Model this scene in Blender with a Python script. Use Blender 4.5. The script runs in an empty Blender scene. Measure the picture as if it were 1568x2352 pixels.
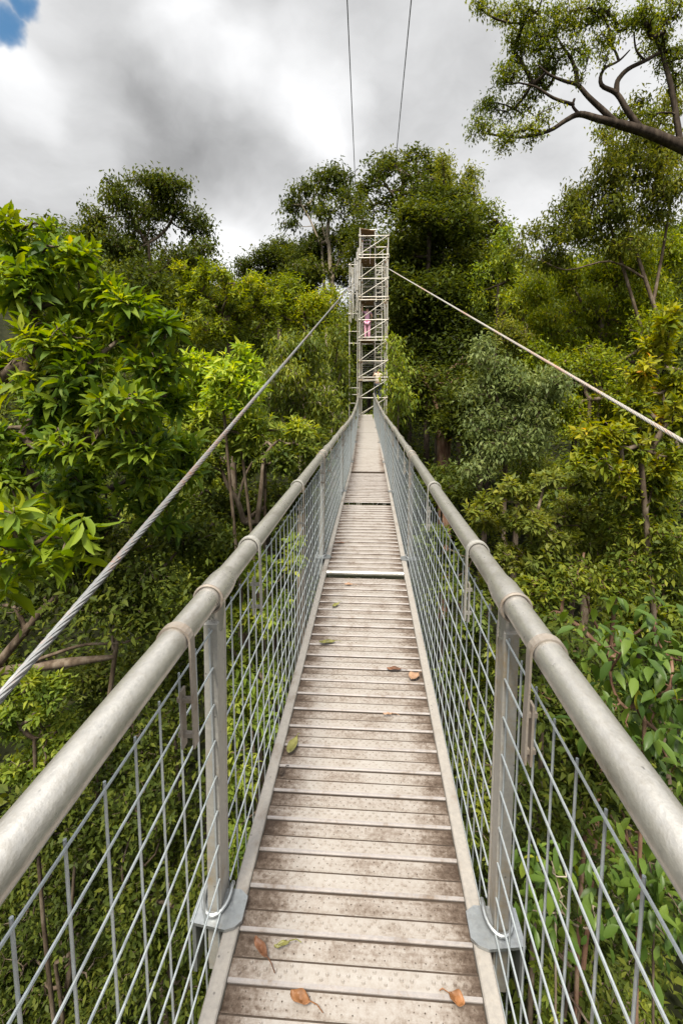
import bpy, math, random
import numpy as np
from mathutils import Vector

random.seed(7)
RNG = np.random.default_rng(11)
SC = bpy.context.scene
COL = SC.collection
PI = math.pi

# ------------------------------------------------------------------ camera model
# measurements were taken on a 1568 x 2352 copy of the photograph
F, PX, PY, PITCH, YAW = 1045.0, 784.0, 1015.0, math.radians(6.0), math.radians(3.594)
CAM = np.array([0.04, 0.0, 1.78])
_fh = np.array([-math.sin(YAW), math.cos(YAW), 0.0])
RIGHT = np.array([math.cos(YAW), math.sin(YAW), 0.0])
FWD = _fh * math.cos(PITCH) + np.array([0, 0, -math.sin(PITCH)])
UP = np.cross(RIGHT, FWD)
ZUP = np.array([0, 0, 1.0])


def at(px, py, depth):
    """world point seen at (px, py) at a given depth in metres"""
    return CAM + depth * (FWD + RIGHT * (px - PX) / F + UP * (PY - py) / F)


def ground_z(x, y):
    x = np.asarray(x, float); y = np.asarray(y, float)
    side = np.clip(np.abs(x) - 5, 0, 60)
    far = np.clip(y - 20, 0, 130)
    z = -14 + 0.28 * side + 0.46 * far * (far < 60) + (0.46 * 60 + 0.12 * (far - 60)) * (far >= 60)
    z = z + 0.6 * np.sin(x * .31 + 1) * np.sin(y * .27) + 0.25 * np.sin(x * .9) * np.cos(y * .8 + 2)
    return z


# ------------------------------------------------------------------ materials
def new_mat(name):
    m = bpy.data.materials.new(name); m.use_nodes = True
    nt = m.node_tree; nt.nodes.clear()
    out = nt.nodes.new('ShaderNodeOutputMaterial')
    return m, nt, out


def N(nt, kind, **kw):
    n = nt.nodes.new(kind)
    for k, v in kw.items():
        if k.startswith('i_'):
            key = k[2:]
            n.inputs[int(key) if key.isdigit() else key.replace('_', ' ')].default_value = v
        else:
            setattr(n, k, v)
    return n


def ramp(nt, stops, interp='LINEAR'):
    n = nt.nodes.new('ShaderNodeValToRGB'); cr = n.color_ramp; cr.interpolation = interp
    while len(cr.elements) > 1: cr.elements.remove(cr.elements[-1])
    for i, (p, c) in enumerate(stops):
        e = cr.elements[0] if i == 0 else cr.elements.new(p)
        e.position = p; e.color = (*c, 1)
    return n


def leaf_mat(name, cols, trans=0.38, rough=0.5, spec=0.17):
    """cols: list of (position, colour) picked leaf by leaf"""
    m, nt, out = new_mat(name)
    L = nt.links.new
    geo = N(nt, 'ShaderNodeNewGeometry')
    att = N(nt, 'ShaderNodeAttribute', attribute_name='tint')
    a = N(nt, 'ShaderNodeMath', operation='MULTIPLY', i_1=0.5)
    L(geo.outputs['Random Per Island'], a.inputs[0])
    b = N(nt, 'ShaderNodeMath', operation='MULTIPLY_ADD', i_1=0.5)
    L(att.outputs['Fac'], b.inputs[0]); L(a.outputs[0], b.inputs[2])
    r = ramp(nt, cols); L(b.outputs[0], r.inputs[0])
    p = N(nt, 'ShaderNodeBsdfPrincipled')
    p.inputs['Roughness'].default_value = rough
    p.inputs['Specular IOR Level'].default_value = spec
    L(r.outputs[0], p.inputs['Base Color'])
    t = N(nt, 'ShaderNodeBsdfTranslucent')
    hs = N(nt, 'ShaderNodeHueSaturation', i_Hue=0.480, i_Saturation=1.15, i_Value=1.6)
    L(r.outputs[0], hs.inputs['Color']); L(hs.outputs[0], t.inputs[0])
    mx = N(nt, 'ShaderNodeMixShader', i_0=trans)
    L(p.outputs[0], mx.inputs[1]); L(t.outputs[0], mx.inputs[2]); L(mx.outputs[0], out.inputs[0])
    return m


def bark_mat(name, c1, c2, c3, scale=6.0):
    m, nt, out = new_mat(name); L = nt.links.new
    tc = N(nt, 'ShaderNodeTexCoord')
    mp = N(nt, 'ShaderNodeMapping'); mp.inputs['Scale'].default_value = (1, 1, .35)
    L(tc.outputs['Object'], mp.inputs[0])
    no = N(nt, 'ShaderNodeTexNoise', i_Scale=scale, i_Detail=6.0, i_Roughness=.65); L(mp.outputs[0], no.inputs[0])
    r = ramp(nt, [(.3, c1), (.5, c2), (.68, c3)]); L(no.outputs[0], r.inputs[0])
    p = N(nt, 'ShaderNodeBsdfPrincipled', i_Roughness=.9); p.inputs['Specular IOR Level'].default_value = .08; L(r.outputs[0], p.inputs[0])
    bp = N(nt, 'ShaderNodeBump', i_Strength=.6, i_Distance=.03); L(no.outputs[0], bp.inputs['Height']); L(bp.outputs[0], p.inputs['Normal'])
    L(p.outputs[0], out.inputs[0])
    return m


def metal_mat(name, base, dirt, metallic=.5, rough=.4, dirt_lo=.52, dirt_hi=.72, scale=5.0, fine=60.0, stretch=(1, 1, 1), bump=.15, spots=True):
    m, nt, out = new_mat(name); L = nt.links.new
    tc = N(nt, 'ShaderNodeTexCoord')
    mp = N(nt, 'ShaderNodeMapping'); mp.inputs['Scale'].default_value = stretch
    L(tc.outputs['Object'], mp.inputs[0])
    n1 = N(nt, 'ShaderNodeTexNoise', i_Scale=scale, i_Detail=8.0, i_Roughness=.7); L(mp.outputs[0], n1.inputs[0])
    n2 = N(nt, 'ShaderNodeTexNoise', i_Scale=fine, i_Detail=4.0, i_Roughness=.7); L(mp.outputs[0], n2.inputs[0])
    mr = N(nt, 'ShaderNodeMapRange'); mr.inputs[1].default_value = dirt_lo; mr.inputs[2].default_value = dirt_hi
    mixn = N(nt, 'ShaderNodeMath', operation='MULTIPLY_ADD', i_1=.35); L(n2.outputs[0], mixn.inputs[0])
    sub = N(nt, 'ShaderNodeMath', operation='SUBTRACT', i_1=.175); L(n1.outputs[0], sub.inputs[0]); L(sub.outputs[0], mixn.inputs[2])
    L(mixn.outputs[0], mr.inputs[0])
    c = N(nt, 'ShaderNodeMix', data_type='RGBA'); c.inputs[6].default_value = (*base, 1); c.inputs[7].default_value = (*dirt, 1)
    L(mr.outputs[0], c.inputs[0])
    lt = N(nt, 'ShaderNodeMix', data_type='RGBA', blend_type='MULTIPLY'); lt.inputs[0].default_value = .5
    r2 = ramp(nt, [(.3, (.62, .62, .64)), (.7, (1.15, 1.13, 1.1))]); L(n2.outputs[0], r2.inputs[0])
    L(c.outputs[2], lt.inputs[6]); L(r2.outputs[0], lt.inputs[7])
    last = lt.outputs[2]
    if spots:
        v = N(nt, 'ShaderNodeTexVoronoi', i_Scale=22.0); L(mp.outputs[0], v.inputs[0])
        rs = ramp(nt, [(.05, (0, 0, 0)), (.10, (1, 1, 1))]); L(v.outputs['Distance'], rs.inputs[0])
        sp = N(nt, 'ShaderNodeMix', data_type='RGBA', blend_type='MULTIPLY'); sp.inputs[0].default_value = .55
        L(last, sp.inputs[6]); L(rs.outputs[0], sp.inputs[7]); last = sp.outputs[2]
    p = N(nt, 'ShaderNodeBsdfPrincipled', i_Metallic=metallic)
    L(last, p.inputs['Base Color'])
    rr = N(nt, 'ShaderNodeMapRange'); rr.inputs[3].default_value = rough - .08; rr.inputs[4].default_value = rough + .3
    L(mixn.outputs[0], rr.inputs[0]); L(rr.outputs[0], p.inputs['Roughness'])
    bp = N(nt, 'ShaderNodeBump', i_Strength=bump, i_Distance=.004); L(n2.outputs[0], bp.inputs['Height']); L(bp.outputs[0], p.inputs['Normal'])
    L(p.outputs[0], out.inputs[0])
    return m


def plain_mat(name, col, rough=.7, metallic=0.0, var=.25):
    m, nt, out = new_mat(name); L = nt.links.new
    tc = N(nt, 'ShaderNodeTexCoord'); no = N(nt, 'ShaderNodeTexNoise', i_Scale=25.0, i_Detail=4.0); L(tc.outputs['Object'], no.inputs[0])
    r = ramp(nt, [(.3, tuple(c * (1 - var) for c in col)), (.7, tuple(min(1, c * (1 + var)) for c in col))]); L(no.outputs[0], r.inputs[0])
    p = N(nt, 'ShaderNodeBsdfPrincipled', i_Roughness=rough, i_Metallic=metallic); L(r.outputs[0], p.inputs[0]); L(p.outputs[0], out.inputs[0])
    return m


def deck_mat(name, off):
    m, nt, out = new_mat(name); L = nt.links.new
    tc = N(nt, 'ShaderNodeTexCoord')
    sep = N(nt, 'ShaderNodeSeparateXYZ'); L(tc.outputs['Object'], sep.inputs[0])
    n1 = N(nt, 'ShaderNodeTexNoise', i_Scale=4.5, i_Detail=9.0, i_Roughness=.72); L(tc.outputs['Object'], n1.inputs[0])
    n2 = N(nt, 'ShaderNodeTexNoise', i_Scale=55.0, i_Detail=5.0, i_Roughness=.75); L(tc.outputs['Object'], n2.inputs[0])
    mp = N(nt, 'ShaderNodeMapping'); mp.inputs['Scale'].default_value = (1.5, 26, 1); L(tc.outputs['Object'], mp.inputs[0])
    n3 = N(nt, 'ShaderNodeTexNoise', i_Scale=3.0, i_Detail=5.0); L(mp.outputs[0], n3.inputs[0])
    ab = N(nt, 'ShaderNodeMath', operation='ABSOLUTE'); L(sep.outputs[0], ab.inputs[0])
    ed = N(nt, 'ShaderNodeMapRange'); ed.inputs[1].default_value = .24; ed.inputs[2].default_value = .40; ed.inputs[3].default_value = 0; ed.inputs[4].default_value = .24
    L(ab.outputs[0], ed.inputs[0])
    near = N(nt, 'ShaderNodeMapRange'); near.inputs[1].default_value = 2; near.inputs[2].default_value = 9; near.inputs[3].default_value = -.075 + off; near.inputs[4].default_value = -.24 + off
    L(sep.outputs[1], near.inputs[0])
    s = None
    def add(a, b):
        x = N(nt, 'ShaderNodeMath', operation='ADD'); L(a, x.inputs[0]); L(b, x.inputs[1]); return x.outputs[0]
    s1 = N(nt, 'ShaderNodeMath', operation='MULTIPLY', i_1=.55); L(n1.outputs[0], s1.inputs[0])
    s2 = N(nt, 'ShaderNodeMath', operation='MULTIPLY', i_1=.44); L(n2.outputs[0], s2.inputs[0])
    s3 = N(nt, 'ShaderNodeMath', operation='MULTIPLY', i_1=.18); L(n3.outputs[0], s3.inputs[0])
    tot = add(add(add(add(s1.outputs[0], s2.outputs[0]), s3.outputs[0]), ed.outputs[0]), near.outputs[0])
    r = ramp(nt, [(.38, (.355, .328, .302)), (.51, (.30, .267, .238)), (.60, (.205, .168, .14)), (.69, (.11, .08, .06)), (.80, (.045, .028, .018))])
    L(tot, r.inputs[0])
    p = N(nt, 'ShaderNodeBsdfPrincipled', i_Metallic=.15); L(r.outputs[0], p.inputs[0])
    rr = N(nt, 'ShaderNodeMapRange'); rr.inputs[1].default_value = .4; rr.inputs[2].default_value = .75; rr.inputs[3].default_value = .42; rr.inputs[4].default_value = .9
    L(tot, rr.inputs[0]); L(rr.outputs[0], p.inputs['Roughness'])
    bp = N(nt, 'ShaderNodeBump', i_Strength=.25, i_Distance=.004); L(n2.outputs[0], bp.inputs['Height']); L(bp.outputs[0], p.inputs['Normal'])
    L(p.outputs[0], out.inputs[0])
    return m


M = {}
M['rail'] = metal_mat('aged_aluminium_pipe', (.58, .56, .52), (.20, .175, .14), metallic=.72, rough=.21, scale=4.0, stretch=(1.6, .9, 1.6), dirt_lo=.50, dirt_hi=.78, bump=.25)
M['steel'] = metal_mat('painted_grey_steel', (.40, .39, .36), (.30, .24, .16), metallic=.35, rough=.42, scale=4.0)
M['beam'] = metal_mat('weathered_beam', (.33, .305, .275), (.18, .14, .11), metallic=.2, rough=.5, scale=4.0)
M['galv'] = metal_mat('galvanised_steel', (.36, .38, .39), (.24, .24, .23), metallic=.75, rough=.32, scale=14.0, spots=False)
M['rod'] = metal_mat('galvanised_rod', (.42, .46, .48), (.30, .32, .32), metallic=.45, rough=.38, scale=8.0, spots=False)
M['strap'] = metal_mat('dull_strap_steel', (.33, .29, .25), (.20, .15, .11), metallic=.4, rough=.45, scale=9.0)
M['scaf'] = metal_mat('scaffold_tube', (.58, .56, .51), (.42, .35, .25), metallic=.3, rough=.42, scale=2.0, dirt_lo=.5, dirt_hi=.66)
M['coupler'] = plain_mat('rusty_coupler', (.20, .12, .07), .7, .3)
M['board'] = plain_mat('brown_board', (.20, .12, .06), .8)
M['cable'] = metal_mat('wire_rope_strand', (.26, .265, .265), (.28, .17, .125), metallic=.5, rough=.4, scale=.55, fine=40, dirt_lo=.52, dirt_hi=.64, spots=False)
M['cable_light'] = metal_mat('bright_wire_rope', (.44, .42, .38), (.46, .27, .19), metallic=.4, rough=.45, scale=.4, fine=40, dirt_lo=.50, dirt_hi=.62, spots=False)
M['wire'] = plain_mat('dark_wire', (.06, .06, .06), .6)
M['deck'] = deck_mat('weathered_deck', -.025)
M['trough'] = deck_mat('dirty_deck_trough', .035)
M['lip'] = metal_mat('worn_tread_lip', (.31, .285, .275), (.17, .13, .10), metallic=.2, rough=.42, scale=9.0, spots=False)
M['hole'] = plain_mat('dark_hole_and_lip_shade', (.05, .035, .025), .9)  # perforations and seams, plus shade painted under the tread lips
M['bark'] = bark_mat('grey_brown_bark', (.05, .035, .025), (.12, .09, .065), (.22, .18, .14))
M['bark_dark'] = bark_mat('dark_bark', (.02, .016, .012), (.05, .038, .03), (.10, .08, .06))
M['bark_pale'] = bark_mat('pale_bark', (.16, .12, .09), (.30, .25, .19), (.42, .37, .30))
M['bark_red'] = bark_mat('reddish_bark', (.09, .045, .03), (.19, .11, .075), (.30, .21, .15))
M['litter'] = bark_mat('leaf_litter', (.008, .010, .004), (.016, .018, .008), (.03, .03, .013), 1.2)

M['l_big'] = leaf_mat('big_leaf_green', [(.05, (0.041, 0.085, 0.013)), (.4, (0.100, 0.169, 0.020)), (.7, (0.191, 0.259, 0.022)), (.95, (0.345, 0.386, 0.030)), (.985, (.42, .36, .04)), (1, (.30, .16, .05))], .40)
M['l_lime'] = leaf_mat('lime_leaf', [(.05, (0.126, 0.227, 0.023)), (.45, (0.252, 0.365, 0.035)), (.9, (0.454, 0.504, 0.068))], .42)
M['l_yel'] = leaf_mat('yellow_olive_leaf', [(.05, (0.069, 0.103, 0.014)), (.45, (0.144, 0.196, 0.021)), (.75, (0.253, 0.299, 0.023)), (.95, (0.414, 0.391, 0.031))], .40)
M['l_olive'] = leaf_mat('olive_leaf', [(.05, (0.068, 0.094, 0.019)), (.5, (0.143, 0.174, 0.030)), (.95, (0.272, 0.272, 0.043))], .38)
M['l_mid'] = leaf_mat('mid_green_leaf', [(.05, (0.047, 0.076, 0.016)), (.5, (0.120, 0.160, 0.023)), (.95, (0.274, 0.291, 0.039))], .36)
M['l_fresh'] = leaf_mat('fresh_green_leaf', [(.05, (0.074, 0.122, 0.021)), (.5, (0.178, 0.244, 0.034)), (.95, (0.372, 0.399, 0.057))], .40)
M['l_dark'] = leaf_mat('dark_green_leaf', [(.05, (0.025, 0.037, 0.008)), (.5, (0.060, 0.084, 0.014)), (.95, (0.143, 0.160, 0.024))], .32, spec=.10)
M['l_grey'] = leaf_mat('grey_green_leaf', [(.05, (0.076, 0.108, 0.034)), (.5, (0.145, 0.189, 0.062)), (.95, (0.265, 0.304, 0.114))], .36)
M['l_gloss'] = leaf_mat('glossy_leaf', [(.05, (0.032, 0.068, 0.015)), (.5, (0.076, 0.131, 0.022)), (.85, (0.150, 0.217, 0.031)), (.985, (0.301, 0.308, 0.031)), (1, (0.451, 0.125, 0.031))], .32, .40, .28)
M['l_spot'] = leaf_mat('yellow_leaf_with_orange', [(.05, (0.066, 0.103, 0.013)), (.4, (0.156, 0.193, 0.015)), (.75, (0.290, 0.290, 0.020)), (.93, (0.435, 0.386, 0.027)), (.955, (0.604, 0.290, 0.022))], .40)

# ------------------------------------------------------------------ object helpers

def tag(o, label=None, cat=None, group=None, kind=None):
    if label: o['label'] = label
    if cat: o['category'] = cat
    if group: o['group'] = group
    if kind: o['kind'] = kind
    return o


def empty(name, loc, label, cat, group=None):
    o = bpy.data.objects.new(name, None); COL.objects.link(o)
    o.location = tuple(float(v) for v in loc); o.empty_display_size = .2
    return tag(o, label, cat, group)


class MB:
    """collects pieces of one mesh"""
    def __init__(self):
        self.v = []; self.f = []; self.n = 0; self.mi = []
    def add(self, verts, faces, mi=0):
        verts = np.asarray(verts, float).reshape(-1, 3)
        self.v.append(verts)
        self.f += [tuple(int(i) + self.n for i in q) for q in faces]
        self.mi += [mi] * len(faces)
        self.n += len(verts)
    def box(self, lo, hi, mi=0, frame=None):
        x0, y0, z0 = lo; x1, y1, z1 = hi
        v = np.array([(x0, y0, z0), (x1, y0, z0), (x1, y1, z0), (x0, y1, z0), (x0, y0, z1), (x1, y0, z1), (x1, y1, z1), (x0, y1, z1)], float)
        if frame is not None: v = frame(v)
        self.add(v, [(0, 3, 2, 1), (4, 5, 6, 7), (0, 1, 5, 4), (1, 2, 6, 5), (2, 3, 7, 6), (3, 0, 4, 7)], mi)
    def tube(self, pts, r, sides=8, mi=0, cap=True):
        pts = np.asarray(pts, float); n = len(pts)
        r = np.full(n, r, float) if np.isscalar(r) else np.asarray(r, float)
        t = np.gradient(pts, axis=0); t /= np.linalg.norm(t, axis=1, keepdims=True) + 1e-12
        ref = np.array([0, 0, 1.0]) if abs(t[0][2]) < .9 else np.array([1.0, 0, 0])
        u = np.cross(t[0], ref); u /= np.linalg.norm(u)
        a = np.arange(sides) * 2 * PI / sides
        vs = []
        for i in range(n):
            u = u - t[i] * u.dot(t[i]); u /= np.linalg.norm(u) + 1e-12
            w = np.cross(t[i], u)
            vs.append(pts[i] + r[i] * (np.cos(a)[:, None] * u + np.sin(a)[:, None] * w))
        fs = []
        for i in range(n - 1):
            for k in range(sides):
                k2 = (k + 1) % sides
                fs.append((i * sides + k, i * sides + k2, (i + 1) * sides + k2, (i + 1) * sides + k))
        if cap:
            fs.append(tuple(range(sides))[::-1]); fs.append(tuple((n - 1) * sides + k for k in range(sides)))
        self.add(np.concatenate(vs), fs, mi)
    def build(self, name, mats, parent=None, smooth=False, bevel=0):
        me = bpy.data.meshes.new(name)
        v = np.concatenate(self.v)
        o = bpy.data.objects.new(name, me); COL.objects.link(o)
        if parent is not None:
            o.parent = parent
            p = parent
            while p is not None:
                v = v - np.array(p.location); p = p.parent
        me.from_pydata(v.tolist(), [], self.f)
        mats = mats if isinstance(mats, (list, tuple)) else [mats]
        for m in mats: me.materials.append(m)
        me.polygons.foreach_set('material_index', self.mi)
        if smooth:
            me.polygons.foreach_set('use_smooth', [True] * len(me.polygons))
            try: me.set_sharp_from_angle(angle=math.radians(40))
            except Exception: pass
        if bevel:
            b = o.modifiers.new('bevel', 'BEVEL'); b.width = bevel; b.segments = 2; b.limit_method = 'ANGLE'
        me.update()
        return o


def tube_obj(name, pts, r, m, parent, sides=8):
    b = MB(); b.tube(pts, r, sides); return b.build(name, m, parent, smooth=True)


# ------------------------------------------------------------------ foliage
FINE = (np.array([(0, -.03, 0), (0, 0, 0), (0, .03, 0), (.22, -.40, .07), (.22, 0, .0), (.22, .40, .07), (.55, -.5, .05), (.55, 0, -.03), (.55, .5, .05),
                  (.82, -.27, -.04), (.82, 0, -.09), (.82, .27, -.04), (1, -.02, -.17), (1, 0, -.18), (1, .02, -.17)], float),
        [(r * 3 + c, r * 3 + c + 1, (r + 1) * 3 + c + 1, (r + 1) * 3 + c) for r in range(4) for c in range(2)])
MEDIUM = (np.array([(0, 0, 0), (.38, -.5, .10), (.45, 0, -.02), (.38, .5, .10), (1, 0, -.16), (.75, -.28, 0), (.75, .28, 0)], float),
          [(0, 1, 5, 2), (0, 2, 6, 3), (5, 4, 6, 2)])
COARSE = (np.array([(0, 0, 0), (.45, -.5, .10), (1, 0, -.12), (.45, .5, .10)], float), [(0, 1, 2, 3)])


def nrm(a):
    return a / (np.linalg.norm(a, axis=-1, keepdims=True) + 1e-9)


def leaf_mesh(name, pos, d, nv, size, width, tint, mat, parent, templ):
    tv, tf = templ
    d = nrm(d); nv = nv - d * (nv * d).sum(1, keepdims=True); nv = nrm(nv); side = np.cross(nv, d)
    n, k = len(pos), len(tv)
    s = size[:, None, None]
    V = pos[:, None, :] + s * (tv[None, :, 0:1] * d[:, None, :] + tv[None, :, 1:2] * width * side[:, None, :] + tv[None, :, 2:3] * nv[:, None, :])
    V = V.reshape(-1, 3)
    Q = (np.array(tf)[None] + (np.arange(n) * k)[:, None, None]).reshape(-1)
    nf = n * len(tf)
    p = parent
    while p is not None:
        V = V - np.array(p.location); p = p.parent
    me = bpy.data.meshes.new(name)
    me.vertices.add(len(V)); me.vertices.foreach_set('co', V.astype(np.float32).ravel())
    me.loops.add(len(Q)); me.loops.foreach_set('vertex_index', Q.astype(np.int32))
    me.polygons.add(nf)
    me.polygons.foreach_set('loop_start', (np.arange(nf) * 4).astype(np.int32))
    me.update(calc_edges=True)
    a = me.attributes.new('tint', 'FLOAT', 'FACE'); a.data.foreach_set('value', np.repeat(tint, len(tf)).astype(np.float32))
    if templ is FINE: me.polygons.foreach_set('use_smooth', np.ones(nf, bool))
    me.materials.append(mat)
    o = bpy.data.objects.new(name, me); COL.objects.link(o)
    if parent is not None: o.parent = parent
    return o


def clump_leaves(cen, axis, per, L, style, rng, tint, spread=.8):
    """leaves round every clump centre; returns pos, dir, normal, size, tint"""
    n = len(cen); N_ = n * per
    c = np.repeat(cen, per, 0); ax = np.repeat(nrm(axis), per, 0)
    rnd = rng.normal(size=(N_, 3))
    ref = np.where(np.abs(ax[:, 2:3]) < .9, np.array([[0, 0, 1.0]]), np.array([[1.0, 0, 0]]))
    u = nrm(np.cross(ax, ref)); w = np.cross(ax, u)
    k = np.tile(np.arange(per), n)
    phi = k * 2.39996 + np.repeat(rng.uniform(0, 6.28, n), per) + rng.normal(0, .25, N_)
    rad = np.cos(phi)[:, None] * u + np.sin(phi)[:, None] * w
    size = L * rng.uniform(.5, 1.25, N_)
    if style == 'rosette':
        f = (k + .5) / per
        th = 0.45 + 1.15 * f + rng.normal(0, .18, N_)
        d = np.cos(th)[:, None] * ax + np.sin(th)[:, None] * rad
        d[:, 2] -= .10 + .25 * f
        pos = c - ax * (f * L * 1.1)[:, None] + d * L * .06
        nv = ax + .25 * rnd + np.array([0, 0, .5])
        size = size * (.65 + .45 * np.minimum(1, f * 2))
    elif style == 'droop':
        pos = c + rng.normal(size=(N_, 3)) * L * spread * np.array([1.3, 1.3, 1.1])
        d = nrm(rad + .5 * rnd) ; d[:, 2] -= .85
        nv = np.array([0, 0, .6]) + .6 * rad + .5 * rnd
    else:  # spray
        pos = c + rng.normal(size=(N_, 3)) * L * spread * np.array([1.5, 1.5, 1.0]) + ax * (rng.uniform(-1.5, .6, N_) * L)[:, None]
        d = nrm(.6 * ax + .8 * rad + .5 * rnd); d[:, 2] -= .22
        nv = np.array([0, 0, .9]) + .3 * ax + .55 * rnd
    return pos, d, nv, size, np.repeat(tint, per)


def skeleton_mesh(name, nodes, par, R, rmin, mat, parent, sides, fixed=None):
    nodes = np.array(nodes); par = np.array(par); n = len(nodes)
    cnt = np.zeros(n); ch = np.zeros(n, int)
    for i in range(n):
        if par[i] >= 0: ch[par[i]] += 1
    cnt[ch == 0] = 1
    for i in range(n - 1, 0, -1):
        if par[i] >= 0: cnt[par[i]] += cnt[i]
    r = np.maximum(rmin, R * (cnt / cnt[0]) ** .5)
    if fixed:
        for i, v in fixed.items(): r[i] = max(v, rmin)
    e = np.where(par >= 0)[0]
    A = nodes[par[e]]; B = nodes[e]
    rb = r[e]; ra = np.minimum(r[par[e]], rb * 1.5)
    t = nrm(B - A); ref = np.where(np.abs(t[:, 2:3]) < .8, np.array([[0, 0, 1.0]]), np.array([[1.0, 0, 0]]))
    u = nrm(np.cross(t, ref)); w = np.cross(t, u)
    B = B + t * (rb * .35)[:, None]
    a = np.arange(sides) * 2 * PI / sides
    ring = np.cos(a)[None, :, None] * u[:, None] + np.sin(a)[None, :, None] * w[:, None]
    V = np.concatenate([A[:, None] + ra[:, None, None] * ring, B[:, None] + rb[:, None, None] * ring], 1)
    q = np.array([(k, (k + 1) % sides, sides + (k + 1) % sides, sides + k) for k in range(sides)])
    Q = q[None] + (np.arange(len(e)) * 2 * sides)[:, None, None]
    V = V.reshape(-1, 3) - np.array(parent.location)
    nf = len(e) * sides
    me = bpy.data.meshes.new(name)
    me.vertices.add(len(V)); me.vertices.foreach_set('co', V.astype(np.float32).ravel())
    me.loops.add(nf * 4); me.loops.foreach_set('vertex_index', Q.ravel().astype(np.int32))
    me.polygons.add(nf); me.polygons.foreach_set('loop_start', (np.arange(nf) * 4).astype(np.int32))
    me.update(calc_edges=True)
    me.polygons.foreach_set('use_smooth', np.ones(nf, bool))
    me.materials.append(mat)
    o = bpy.data.objects.new(name, me); COL.objects.link(o); o.parent = parent
    return o


TREE_STATS = []


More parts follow.
